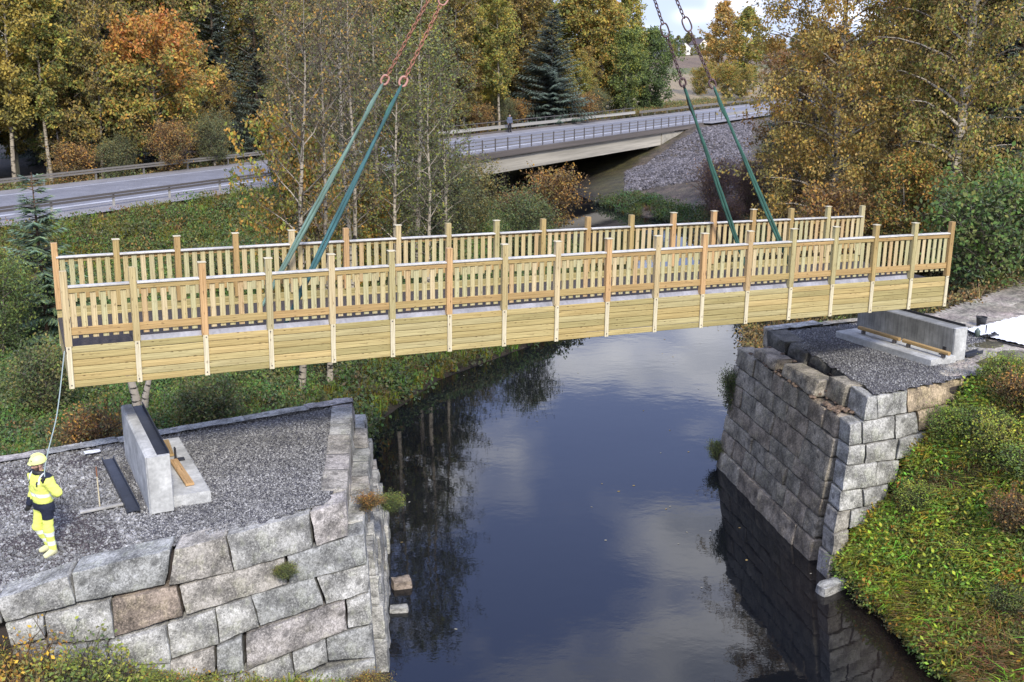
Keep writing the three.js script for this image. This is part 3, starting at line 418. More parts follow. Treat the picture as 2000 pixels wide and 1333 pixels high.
{
  const r = rng(44), pick = (a) => a[Math.floor(r() * a.length)], cache = new Map();
  const box = (lx, ly, lz, ch, variants = 6) => { const k = [lx.toFixed(3), ly.toFixed(3), lz.toFixed(3), Math.floor(r() * variants)].join(); if (!cache.has(k)) cache.set(k, plankGeo(lx, ly, lz, ch, cache.size + 1)); return cache.get(k); };
  const put = (name, g, m, x, y, z, rz = 0, label) => { const o = part(name, g, m, bridge, label ? { label } : undefined); o.position.set(x, y + camber(x), z); o.rotation.z = rz; return o; };
  const tilt = (x) => Math.atan(0.0404 * 4 / 22.1 * (1 - 2 * x / 22.1)), L = 22.1;
  for (const side of [0, 1]) {
    const Z = (z) => (side ? -BW - z : z), near = !side;
    for (let i = 0; i <= NB; i++) {
      const x = i * BAY + (i === 0 ? 0.05 : i === NB ? -0.05 : 0), endp = i === 0 || i === NB;
      const warm = near ? [2, 6, 9, 11].includes(i) : [0, 5, 12, 13].includes(i), mid = r() < 0.4;
      const o = put('post', box(0.13, 1.45, 0.13, 0.008), warm ? M.orange : mid ? pick(M.brownboard) : pick(M.pine), x + (r() - .5) * 0.012, 0.834 + 1.45 / 2, Z(-0.02), (r() - 0.5) * 0.012, warm ? 'orange toned post' : undefined);
      if (!endp && r() < 0.8) { const c = part('post_cap', box(0.165, 0.014, 0.15, 0), M.pale, o); c.position.y = 1.45 / 2 + 0.012; }
      const b = put('fascia_batten', box(0.10, 0.86, 0.04, 0.006), M.pale, x, 0.43, Z(0.024)); if (near) for (const y of [-0.36, 0.36]) { const bt = part('bolt', new THREE.CylinderGeometry(0.014, 0.014, 0.014, 8).rotateX(Math.PI / 2), M.galvDark, b); bt.position.set((r() - .5) * 0.02, y, 0.024); }
    }
    for (let i = 0; i < NB; i++) {
      const xc = (i + 0.5) * BAY, rz = tilt(xc), w = BAY - 0.13;
      if (near) for (let k = 0; k < 6; k++) put('fascia_plank', box(BAY - 0.006, 0.130, 0.028, 0.009), pick(M.fascia), xc, 0.069 + k * 0.1372, Z(-0.016 + (r() - 0.5) * 0.012), rz + (r() - 0.5) * 0.005);
      put('cap_rail', box(w + 0.0, 0.035, 0.15, 0.006), M.cap, xc, 1.975, Z(-0.045), rz + (r() - .5) * 0.004, i === 0 && near ? 'white weathered cap rail' : undefined);
      put('top_board', box(w, 0.095, 0.026, 0.005), pick(M.brownboard), xc, 1.905, Z(-0.012), rz);
      put('bottom_board', box(w, 0.15, 0.026, 0.005), pick(M.brownboard), xc, 1.115, Z(-0.012), rz);
      for (let k = 0; k < 6; k++) put('baluster', box(0.107, 0.96, 0.022, 0.004), pick(r() < 0.5 ? M.olive : M.pine), xc - w / 2 + 0.069 + 0.0535 + k * (w - 0.062) / 6, 1.455 + (r() - 0.5) * 0.012, Z(-0.042), rz + (r() - 0.5) * 0.012);
      if (near && i > 0 && i < NB - 1) put('edge_strip', box(BAY - 0.1, 0.02, 0.13, 0.003), M.edge, xc, 0.85, Z(-0.07), rz).rotation.x = 0.95;
    }
    if (!near) for (let k = 0; k < 6; k++) put('fascia_plank', box(L, 0.1345, 0.028, 0.004, 1), pick(M.fascia), L / 2, 0.069 + k * 0.1372, Z(-0.016));
  }
  for (let i = 0; i < NB; i++) put('deck_panel', box(BAY - 0.008, 0.07, BW - 0.2, 0.004), M.deck, (i + 0.5) * BAY, 0.62, -BW / 2, tilt((i + 0.5) * BAY));
  for (const z of [-0.5, -1.77, -3.0]) put('beam', box(L - 0.1, 0.45, 0.16, 0.01), M.brownboard[0], L / 2, 0.355, z);
  for (const x of [0.03, L - 0.03]) for (let k = 0; k < 4; k++) put('end_board', box(0.026, 0.145, BW - 0.1, 0.004), pick(M.fascia), x, 0.08 + k * 0.15, -BW / 2);
}
// slings and chains up to the crane hook above the picture
const HOOK = new THREE.Vector3(1.17, 14.86, -26.2);
function lashing(x, z, label, mat, mat2, seed) {
  const a = bridgePoint(x, 0.66, z), b = HOOK, d = new THREE.Vector3().subVectors(b, a), at = (t) => new THREE.Vector3().copy(a).addScaledVector(d, t), side = new THREE.Vector3().crossVectors(d, new THREE.Vector3(0, 0, 1)).normalize(), r = rng(seed);
  const t = thing('lifting_sling', label, 'sling', [a.x, a.y, a.z], 0, 'round slings lifting the footbridge'), tube = (t0, t1, r0, off) => { const pts = [], rad = [], n = 34; for (let i = 0; i <= n; i++) { const q = lerp(t0, t1, i / n); pts.push(at(q).addScaledVector(side, off * Math.sin(Math.PI * Math.min(1, i / n * 1.3)) + 0.012 * fbm(q * 26, seed, 1, 2)).sub(a)); rad.push(1.02 * r0 * (0.86 + 0.5 * Math.abs(fbm(q * 34, 3, seed, 2)) + (i % 5 === 0 ? 0.08 : 0))); } return new MB().tube(pts, rad, 8).geo(); };
  part('sleeve', mergeGeometries([tube(-0.005, 0.41, 0.040, 0.034), tube(0.0, 0.41, 0.036, -0.034)]), mat, t);
  part('eye', mergeGeometries([tube(0.34, 0.417, 0.035, 0.012), tube(0.35, 0.417, 0.03, -0.03)]), mat2, t);
  return { at, d, a };
}
const linkGeo = (() => { class C extends THREE.Curve { constructor(l, w) { super(); this.l = l; this.w = w; } getPoint(t) { const f = t * 2 * Math.PI, c = Math.cos(f), s = Math.sin(f); return new THREE.Vector3(Math.sign(c) * Math.abs(c) ** 0.7 * this.w, Math.sign(s) * Math.abs(s) ** 0.75 * this.l, 0); } }
  return { link: new THREE.TubeGeometry(new C(0.068, 0.034), 14, 0.0135, 6, true), ring: new THREE.TubeGeometry(new C(0.17, 0.095), 24, 0.020, 8, true), shackle: new THREE.TubeGeometry(new C(0.10, 0.075), 20, 0.026, 8, true) }; })();
function chain(L, label, mat, ringAt, ringMat) {
  const n = L.d.clone().normalize(), q = new THREE.Quaternion().setFromUnitVectors(new THREE.Vector3(0, 1, 0), n), len = L.d.length(), start = L.at(0.418), t = thing('lifting_chain', label, 'chain', start.toArray(), 0, 'chains from the crane hook'), end = (0.70 - 0.418) * len;
  const add = (name, g, s, roll, m) => { const o = part(name, g, m, t); o.position.copy(n).multiplyScalar(s); o.quaternion.copy(q).multiply(new THREE.Quaternion().setFromAxisAngle(new THREE.Vector3(0, 1, 0), roll)); return o; };
  add('shackle', linkGeo.shackle, 0.06, 0.2, ringMat);
  let s = 0.19, k = 0; const rings = ringAt.map((f) => f * len);
  while (s < end) { const near = rings.find((x) => Math.abs(x - s) < 0.09); if (near !== undefined) { add('ring', linkGeo.ring, s + 0.12, 0.3, ringMat); s += 0.33; } else { add('link', linkGeo.link, s, k++ % 2 ? 0.6 : 0.6 + Math.PI / 2, mat); s += 0.108; } }
}
{
  const a = lashing(4.35, -3.0, 'pale green sling, outer one of the left pair, on the far side of the footbridge', M.slingPale, M.slingPale, 1), b = lashing(4.25, -0.5, 'dark teal sling of the left pair on the near side of the footbridge', M.slingBlue, M.sling, 2);
  const c = lashing(17.75, -3.0, 'thin dark green sling of the right pair on the far side of the footbridge', M.sling, M.black, 3), d = lashing(17.6, -0.5, 'dark green sling furthest right, on the near side of the footbridge', M.sling, M.sling, 4);
  chain(a, 'rusty orange chain above the pale green sling with a large oval ring', M.chain, [0.155], M.ringPink);
  chain(b, 'rusty orange chain above the dark teal sling', M.chain, [0.145, 0.175], M.ringPink);
  chain(c, 'dark reddish chain above the thin sling in front of the sky', M.chainDark, [0.10], M.chainDark);
  chain(d, 'dark chain with an open oval ring above the rightmost sling', M.chainDark, [0.11], M.chainDark);
}
// ---------------------------------------------------------------- concrete bridge seats and what lies around them
function axes(o, deg) { const g = THREE.MathUtils.degToRad(deg); return { a: new THREE.Vector3(-Math.sin(g), 0, -Math.cos(g)), t: new THREE.Vector3(Math.cos(g), 0, -Math.sin(g)), rot: g, o }; }
{
  const A = axes(V(-6.95, 0, 20.12), 25.7), s = thing('bridge_seat', 'pale concrete bridge seat wall with footing on the left abutment', 'bridge seat', A.o.toArray(), A.rot);   // local x = t (towards river), -z = a
  const pt = (name, g, m, x, y, z, l) => { const o = part(name, g, m, s, l ? { label: l } : undefined); o.position.set(x, y, z); return o; };
  const wallS = new THREE.Shape([[0, -0.2], [0.43, -0.2], [0.43, 1.02], [0.40, 1.05], [0.20, 1.05], [0.19, 1.13], [0.03, 1.13], [0, 1.10]].map(([x, y]) => new THREE.Vector2(x, y)));
  pt('wall', new THREE.ExtrudeGeometry(wallS, { depth: 3.5, bevelEnabled: true, bevelThickness: 0.02, bevelSize: 0.015, bevelSegments: 2 }), M.concrete, 0, 0, -3.5);
  pt('wall', plankGeo(0.43, 1.14, 0.09, 0.012), M.concrete, 0.215, 0.568, 0.066);
  pt('footing', plankGeo(0.73, 0.3, 3.5, 0.02), M.concrete, 0.43 + 0.368 + 0.015, 0.05, -1.86);
  pt('bearing_plate', plankGeo(0.22, 0.02, 3.46, 0.004), M.darksteel, 0.315, 1.079, -1.76, 'dark steel plate'); pt('plate_lip', plankGeo(0.018, 0.13, 3.46, 0.004), M.darksteel, 0.436, 1.10, -1.76);
  const b = single('timber_board', plankGeo(0.17, 0.05, 1.55, 0.008, 3), M.orange, 'yellow timber board lying on the footing of the left bridge seat, nearer one', 'board', 'boards on the left footing'); b.position.copy(V(-6.76, 0.245, 21.62)); b.rotation.y = A.rot + 0.04;
  const b2 = single('timber_board', plankGeo(0.16, 0.05, 1.0, 0.008, 5), M.brownboard[0], 'brown board on the left footing further under the footbridge', 'board', 'boards on the left footing'); b2.position.copy(V(-7.47, 0.245, 23.05)); b2.rotation.y = A.rot - 0.05;
  const c = thing('steel_bracket', 'small black steel bracket between the boards on the left footing', 'bracket', V(-7.03, 0.2, 22.42).toArray(), A.rot); part('base', plankGeo(0.2, 0.03, 0.16, 0.004), M.black, c).position.y = 0.02; part('upright', plankGeo(0.03, 0.26, 0.14, 0.004), M.black, c).position.set(-0.08, 0.16, 0);
  // dark channel, rod, stake, paper
  const ch = thing('steel_channel', 'dark steel channel beam lying on the gravel left of the bridge seat', 'steel beam', V(-7.98, 0.0, 21.46).toArray(), Math.atan2(1.5, 2.85)); part('web', plankGeo(0.21, 0.03, 3.15, 0.004), M.darksteel, ch).position.y = 0.05; for (const x of [-0.112, 0.112]) part('flange', plankGeo(0.018, 0.11, 3.15, 0.003), M.darksteel, ch).position.set(x, 0.065, 0);
  const rod = single('white_plank', plankGeo(0.8, 0.05, 0.09, 0.01), std({ color: lin(0.66, 0.64, 0.6), map: concMap }), 'short pale plank lying on the gravel beside the dark channel', 'plank'); rod.position.copy(V(-7.93, 0.03, 20.24)); rod.rotation.y = 0.55;
  const st = thing('survey_stake', 'thin upright stake with orange top standing left of the dark channel', 'stake', V(-8.02, 0, 20.4).toArray()); part('stick', new THREE.CylinderGeometry(0.012, 0.014, 0.62, 7).translate(0, 0.31, 0), M.pale, st); part('tip', new THREE.CylinderGeometry(0.014, 0.014, 0.2, 7).translate(0, 0.72, 0), M.chain, st);
  const pg = new THREE.PlaneGeometry(0.34, 0.22, 5, 4).rotateX(-Math.PI / 2); for (let i = 0; i < pg.attributes.position.count; i++) pg.attributes.position.setY(i, 0.03 + 0.05 * Math.abs(perlin.noise(i * 0.7, 2, 1))); pg.computeVertexNormals();
  const pp = single('white_sheet', pg, M.tarp, 'small white crumpled sheet on the gravel behind the dark channel', 'sheet'); pp.position.copy(V(-9.25, 0.0, 23.4)); pp.rotation.y = 0.5; pp.material = std({ color: lin(.8, .8, .8), side: THREE.DoubleSide });
}
{
  const A = axes(V(12.18, 0.3, 30.0), 27.4), s = thing('bridge_seat', 'grey concrete bridge seat wall with footing on the right abutment', 'bridge seat', A.o.toArray(), A.rot);
  const pt = (name, g, m, x, y, z, l) => { const o = part(name, g, m, s, l ? { label: l } : undefined); o.position.set(x, y, z); return o; };
  pt('wall', plankGeo(0.46, 1.1, 3.6, 0.02), M.concreteGrey, 0.235, 0.33, -1.88); pt('wall', plankGeo(0.458, 1.105, 0.1, 0.02), M.concrete, 0.235, 0.33, -0.028);
  pt('footing', plankGeo(0.95, 0.3, 3.65, 0.02), M.concrete, -0.475, 0.0, -1.72);
  pt('plate_lip', plankGeo(0.02, 0.07, 3.6, 0.004), M.black, 0.44, 0.916, -1.85, 'dark steel lip');
  for (const [z, l, lb] of [[-2.28, 1.6, 'round yellow timber on the right footing, further one under the footbridge'], [-0.52, 1.65, 'round yellow timber on the right footing, nearer one by the black bracket']]) {
    const g = thing('timber_baulk', lb, 'timber', new THREE.Vector3().copy(A.o).addScaledVector(A.t, -0.5).addScaledVector(A.a, -z).setY(0.45).toArray(), A.rot, 'timbers on the right footing');
    part('baulk', plankGeo(0.11, 0.10, l, 0.025, 9), M.brownboard[1], g).position.y = 0.16; for (const k of [-0.38, 0.38]) part('block', plankGeo(0.1, 0.1, 0.08, 0.01), M.galvDark, g).position.set(0, 0.055, k * l);
  }
  const c = thing('steel_bracket', 'small black bracket at the near end of the right timber', 'bracket', new THREE.Vector3().copy(A.o).addScaledVector(A.t, -0.25).addScaledVector(A.a, 0.15).setY(0.45).toArray(), A.rot); part('base', plankGeo(0.14, 0.03, 0.14, 0.004), M.black, c).position.y = 0.015; part('upright', plankGeo(0.03, 0.2, 0.12, 0.004), M.black, c).position.set(0.06, 0.12, 0);
  const ch = thing('steel_channel', 'short dark steel channel on the ground behind the right bridge seat', 'steel beam', V(12.95, 0.27, 30.6).toArray(), -0.95); part('web', plankGeo(0.16, 0.03, 0.8, 0.004), M.darksteel, ch).position.y = 0.05; for (const x of [-0.09, 0.09]) part('flange', plankGeo(0.018, 0.1, 0.8, 0.003), M.darksteel, ch).position.set(x, 0.06, 0);
  // tarpaulin
  const P = [[13.9, 33.4], [16.4, 35.2], [18.5, 34.6], [18.2, 31.5], [14.85, 31.45], [14.35, 32.2], [13.95, 32.75]], b = new MB(), mp = new Map(), vert = (i, j) => { const k = j * 999 + i; if (!mp.has(k)) { const x = 13.9 + i * 0.1, D = 31.4 + j * 0.1; mp.set(k, b.v(x, 0.335 + 0.1 * Math.abs(fbm(x * 1.1, D * 0.8, 3, 3)), -D, undefined, x, D)); } return mp.get(k); };
  for (let i = 0; i < 48; i++) for (let j = 0; j < 40; j++) if (inside(13.95 + i * 0.1, 31.45 + j * 0.1, P)) b.q(vert(i, j), vert(i + 1, j), vert(i + 1, j + 1), vert(i, j + 1));
  M.tarp.side = THREE.DoubleSide; single('white_tarpaulin', b.geo(), M.tarp, 'white tarpaulin spread on the sandy road at the right edge', 'tarpaulin');
  const bu = thing('black_bucket', 'black bucket standing on the sandy road behind the white tarpaulin', 'bucket', V(14.62, 0.28, 34.1).toArray()); part('body', new THREE.LatheGeometry([[0, 0], [0.13, 0], [0.16, 0.26], [0.172, 0.26], [0.172, 0.28], [0.15, 0.28], [0.12, 0.02], [0, 0.02]].map(([x, y]) => new THREE.Vector2(x, y)), 18), M.black, bu); part('handle', new THREE.TorusGeometry(0.17, 0.008, 6, 20, Math.PI).translate(0, 0.27, 0), M.galvDark, bu);
  const tp = thing('strap_heap', 'dark heap of straps at the near edge of the white tarpaulin', 'straps', V(14.15, 0.3, 32.4).toArray(), 0.5); const rr = rng(3); for (let k = 0; k < 3; k++) { const c2 = new THREE.CatmullRomCurve3([...Array(9)].map((_, i) => new THREE.Vector3(-0.3 + i * 0.075 + rr() * 0.06, 0.05 + rr() * 0.1, (rr() - 0.5) * 0.2))); part('strap', new THREE.TubeGeometry(c2, 30, 0.025, 6), M.black, tp); }
  const jar = single('green_canister', new THREE.LatheGeometry([[0, 0], [0.08, 0], [0.085, 0.16], [0.05, 0.2], [0.03, 0.24], [0, 0.24]].map(([x, y]) => new THREE.Vector2(x, y)), 14), std({ color: lin(0.10, 0.13, 0.11), roughness: 0.5 }), 'small dark canister beside the strap heap by the tarpaulin', 'canister'); jar.position.copy(V(13.95, 0.29, 32.72));
  const cb = new THREE.CatmullRomCurve3([V(14.3, 0.31, 32.1), V(14.5, 0.3, 31.7), V(14.75, 0.3, 31.35), V(15.2, 0.3, 31.0), V(16.5, 0.3, 30.4)]); single('black_cable', new THREE.TubeGeometry(cb, 40, 0.02, 6), M.black, 'thin black cable along the edge of the tarpaulin', 'cable');
  single('marker_peg', new THREE.CylinderGeometry(0.02, 0.012, 0.3, 7).translate(14.3, 0.42, -32.95), M.black, 'short black peg standing in the edge of the tarpaulin', 'peg');
}
{ // stones standing in the water
  const mk = (x, D, w, h, d, rot, seed, label, mat) => { const g = new THREE.BoxGeometry(w, h, d, 7, 4, 5), p = g.attributes.position; for (let i = 0; i < p.count; i++) { const v = new THREE.Vector3().fromBufferAttribute(p, i), k = 1 + 0.35 * fbm(v.x * 2 + seed, v.y * 2, v.z * 2, 3); const e = Math.max(Math.abs(v.x) / w, Math.abs(v.y) / h, Math.abs(v.z) / d) * 2, rr = Math.hypot(v.x / w, v.y / h, v.z / d) * 2; v.multiplyScalar(k * lerp(1, 1 / Math.max(rr, 0.6), 0.35)); p.setXYZ(i, v.x, v.y, v.z); } g.computeVertexNormals(); const o = single('river_stone', g, mat, label, 'stone'); o.position.copy(V(x, WATER + h * 0.12, D)); o.rotation.y = rot; };
  mk(-2.75, 25.55, 0.5, 0.34, 0.4, 0.3, 1, 'brownish stone in the dark water beside the left abutment, further one', M.stoneBrown); mk(-2.7, 24.3, 0.45, 0.18, 0.28, 0.1, 5, 'flat pale stone in the dark water beside the left abutment, nearer one', M.stone[3]);
  mk(7.85, 25.35, 0.85, 0.35, 0.38, 0.6, 8, 'pale flat stone at the water edge below the right abutment', M.stone[3]);
}

// ---------------------------------------------------------------- trees and shrubs
const PAL = {   // leaf colours (linear), light to dark
  yellow: [[0.567, 0.405, 0.061], [0.459, 0.338, 0.054], [0.338, 0.27, 0.047], [0.203, 0.189, 0.041]],
  gold: [[0.572, 0.312, 0.046], [0.468, 0.247, 0.039], [0.338, 0.221, 0.039], [0.195, 0.169, 0.039]],
  orange: [[0.6, 0.204, 0.042], [0.504, 0.204, 0.036], [0.432, 0.252, 0.042], [0.264, 0.168, 0.03]],
  rust: [[0.425, 0.175, 0.044], [0.312, 0.15, 0.037], [0.213, 0.125, 0.037], [0.125, 0.1, 0.031]],
  olive: [[0.275, 0.217, 0.058], [0.203, 0.181, 0.051], [0.145, 0.145, 0.043], [0.087, 0.102, 0.036]],
  brown: [[0.405, 0.257, 0.081], [0.324, 0.216, 0.061], [0.23, 0.162, 0.054], [0.135, 0.115, 0.041]],
  tan: [[0.551, 0.377, 0.109], [0.45, 0.304, 0.08], [0.319, 0.246, 0.058], [0.174, 0.16, 0.043]],
  green: [[0.176, 0.23, 0.041], [0.121, 0.176, 0.034], [0.081, 0.128, 0.027], [0.047, 0.081, 0.022]],
  lime: [[0.375, 0.362, 0.05], [0.263, 0.3, 0.044], [0.175, 0.213, 0.037], [0.1, 0.125, 0.027]],
  willow: [[0.196, 0.224, 0.098], [0.14, 0.175, 0.07], [0.098, 0.126, 0.049], [0.056, 0.077, 0.031]],
  spruce: [[0.12, 0.168, 0.112], [0.088, 0.128, 0.08], [0.064, 0.096, 0.064], [0.04, 0.064, 0.045]],
  fir: [[0.078, 0.111, 0.039], [0.058, 0.085, 0.033], [0.039, 0.058, 0.026], [0.026, 0.039, 0.019]],
};
function addLeaf(b, p, s, c, r, droop = 0) {
  const d = new THREE.Vector3(r() - 0.5, r() - 0.5 - droop, r() - 0.5).normalize(), e = new THREE.Vector3(r() - 0.5, r() - 0.5, r() - 0.5).cross(d).normalize(), w = s * (0.45 + 0.25 * r()) * 0.5;
  const a = b.v(p.x, p.y, p.z, c), l = b.v(p.x + d.x * s * .5 + e.x * w, p.y + d.y * s * .5 + e.y * w, p.z + d.z * s * .5 + e.z * w, c), t = b.v(p.x + d.x * s, p.y + d.y * s, p.z + d.z * s, c), q = b.v(p.x + d.x * s * .5 - e.x * w, p.y + d.y * s * .5 - e.y * w, p.z + d.z * s * .5 - e.z * w, c);
  b.q(a, l, t, q);
}
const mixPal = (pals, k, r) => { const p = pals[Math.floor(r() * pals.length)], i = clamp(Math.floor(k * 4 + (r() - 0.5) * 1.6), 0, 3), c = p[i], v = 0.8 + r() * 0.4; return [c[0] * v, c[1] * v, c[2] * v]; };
// broadleaf tree: returns {wood, leaves}. o: h, r (trunk), crown0 (share of bare trunk), wide (crown radius), leaves, size, pals, bark, twigs, lean, stems
function broadleaf(seed, o) {
  const r = rng(seed), wd = new MB(), lf = new MB(), tips = [], bark = o.bark ?? [0.34, 0.31, 0.27], dark = [0.10, 0.08, 0.065];
  const stems = o.stems ?? 1;
  for (let s = 0; s < stems; s++) {
    const h = o.h * (s ? 0.7 + 0.3 * r() : 1), ang = r() * 6.28, spread = stems > 1 ? 0.15 + 0.5 * r() : 0, lx = (r() - 0.5) * 0.12 + Math.cos(ang) * spread * o.wide / o.h, lz = (r() - 0.5) * 0.12 + Math.sin(ang) * spread * o.wide / o.h;
    const at = (t) => new THREE.Vector3(lx * h * t + 0.02 * h * fbm(t * 3, seed, s, 2), h * t, lz * h * t + 0.02 * h * fbm(t * 3, seed + 5, s, 2));
    const pts = [], rad = []; for (let i = 0; i <= 12; i++) { const t = i / 12; pts.push(at(t)); rad.push(Math.max(0.008, o.r * (1 - t) ** 0.9 * (i === 0 ? 1.25 : 1) * (s ? 0.7 : 1))); }
    wd.tube(pts, rad, 7, bark);
    const nb = Math.round((o.branches ?? 26) / Math.sqrt(stems));
    for (let k = 0; k < nb; k++) {
      const f = (k + r()) / nb, t = lerp(o.crown0, 0.98, f), b0 = at(t), prof = (o.shape ?? ((q) => Math.sin(Math.PI * (0.12 + 0.8 * q)) ** 0.8))(f), len = o.wide * prof * (0.65 + 0.5 * r()), az = k * 2.4 + r() * 1.2, el = (o.el ?? 0.75) - 0.3 * r() - (o.dropel ?? 0) * (1 - f);
      const d = new THREE.Vector3(Math.cos(az) * Math.cos(el), Math.sin(el), Math.sin(az) * Math.cos(el)), bp = [], br = [];
      for (let i = 0; i <= 4; i++) { const q = i / 4; bp.push(new THREE.Vector3().copy(b0).addScaledVector(d, len * q).add(new THREE.Vector3(0.12 * len * fbm(q * 2, k, seed, 2), (o.sag ?? 0.12) * len * q * (0.5 - q), 0.12 * len * fbm(q * 2, k + 9, seed, 2)))); br.push(Math.max(0.006, o.r * 0.42 * (1 - t * 0.75) * (1 - 0.9 * q))); }
      wd.tube(bp, br, 4, k % 3 ? bark.map((c, j) => lerp(c, dark[j], 0.35)) : bark);
      const nt = o.twigs ?? 5;
      for (let m = 0; m < nt; m++) {
        const q = 0.25 + 0.75 * (m + r()) / nt, p0 = new THREE.Vector3().copy(bp[Math.min(3, Math.floor(q * 4))]).lerp(bp[Math.min(4, Math.floor(q * 4) + 1)], (q * 4) % 1), tl = len * (0.22 + 0.25 * r()) + 0.15, td = new THREE.Vector3(r() - 0.5, (r() - 0.35) * 0.9 - (o.weep ?? 0), r() - 0.5).normalize().addScaledVector(d, 0.6).normalize(), p1 = new THREE.Vector3().copy(p0).addScaledVector(td, tl * 0.5).add(new THREE.Vector3(0, 0.03, 0)), p2 = new THREE.Vector3().copy(p0).addScaledVector(td, tl).add(new THREE.Vector3(0, -(o.weep ?? 0) * 0.6 * tl, 0));
        wd.tube([p0, p1, p2], [Math.max(0.006, o.r * 0.09), 0.006, 0.003].map((x) => x * (o.twigR ?? 1)), 3, o.twigCol ?? dark);
        tips.push([p0, p1, p2, f]);
        for (let z = 0; z < (o.fine ?? 0); z++) { const a = new THREE.Vector3().copy(p0).lerp(p2, 0.2 + 0.8 * r()), e = new THREE.Vector3(r() - 0.5, r() - 0.3 - (o.weep ?? 0), r() - 0.5).normalize().multiplyScalar(tl * (0.3 + 0.4 * r())).add(a); wd.tube([a, e], [0.005 * (o.twigR ?? 1), 0.003], 3, o.twigCol ?? dark); tips.push([a, a, e, f]); }
      }
    }
  }
  const sp = o.puff ?? 0.35;
  for (let n = 0; n < o.leaves; n++) {
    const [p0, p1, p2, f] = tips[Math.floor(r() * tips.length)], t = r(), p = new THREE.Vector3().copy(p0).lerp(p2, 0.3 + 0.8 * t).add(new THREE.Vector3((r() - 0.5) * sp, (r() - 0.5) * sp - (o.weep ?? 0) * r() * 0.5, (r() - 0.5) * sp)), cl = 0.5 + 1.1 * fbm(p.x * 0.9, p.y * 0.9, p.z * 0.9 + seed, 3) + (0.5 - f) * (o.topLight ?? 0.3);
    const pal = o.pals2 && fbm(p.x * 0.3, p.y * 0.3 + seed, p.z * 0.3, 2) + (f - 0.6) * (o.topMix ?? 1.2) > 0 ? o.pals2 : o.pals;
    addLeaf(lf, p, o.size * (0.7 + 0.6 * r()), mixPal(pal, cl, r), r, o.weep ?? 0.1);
  }
  return { wood: wd.geo(), leaves: lf.geo(true) };
}
function conifer(seed, o) {   // o: h, wide, pals, density
  const r = rng(seed), wd = new MB(), lf = new MB(); wd.tube([new THREE.Vector3(0, 0, 0), new THREE.Vector3(0, o.h * 0.5, 0), new THREE.Vector3(0, o.h, 0)], [o.h * 0.014, o.h * 0.008, 0.01], 7, [0.16, 0.11, 0.08]);
  const tiers = o.tiers ?? Math.round(o.h * 2.4);
  for (let k = 0; k < tiers; k++) {
    const f = k / tiers, y = lerp(o.base ?? 0.04, 0.985, f) * o.h, L = o.wide * (1 - f) ** 0.85 + 0.12, nb = Math.round((o.nb ?? 9) * (1 - f * 0.45));
    for (let m = 0; m < nb; m++) {
      const az = r() * 6.28, len = L * (0.7 + 0.45 * r()), up = lerp(-0.12, 0.55, f) + (r() - 0.5) * 0.2, d = new THREE.Vector3(Math.cos(az), up, Math.sin(az)), y0 = y + (r() - 0.5) * 0.35, steps = Math.max(2, Math.round(len / (o.step ?? 0.3)));
      wd.tube([new THREE.Vector3(0, y0, 0), new THREE.Vector3(d.x * len * 0.9, y0 + d.y * len * 0.8, d.z * len * 0.9)], [0.02, 0.006], 3, [0.12, 0.085, 0.06]);
      for (let s = 1; s <= steps; s++) { const q = s / steps, p = new THREE.Vector3(d.x * len * q, y0 + d.y * len * q - 0.16 * len * q * (1 - q), d.z * len * q);
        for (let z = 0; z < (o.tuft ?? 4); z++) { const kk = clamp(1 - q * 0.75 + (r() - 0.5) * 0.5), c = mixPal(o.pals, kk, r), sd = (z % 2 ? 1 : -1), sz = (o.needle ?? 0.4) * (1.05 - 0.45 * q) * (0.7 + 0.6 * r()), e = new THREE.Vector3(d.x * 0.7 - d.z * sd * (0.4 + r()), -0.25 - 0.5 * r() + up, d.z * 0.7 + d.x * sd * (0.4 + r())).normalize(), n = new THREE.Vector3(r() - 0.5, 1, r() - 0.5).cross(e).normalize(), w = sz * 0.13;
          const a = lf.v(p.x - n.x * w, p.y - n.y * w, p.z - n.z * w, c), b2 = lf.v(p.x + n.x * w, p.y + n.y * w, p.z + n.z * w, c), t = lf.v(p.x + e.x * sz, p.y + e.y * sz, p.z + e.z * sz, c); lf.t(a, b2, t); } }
    }
  }
  return { wood: wd.geo(), leaves: lf.geo(true) };
}
const BIRCH = [0.50, 0.46, 0.38], GREYB = [0.40, 0.37, 0.32];
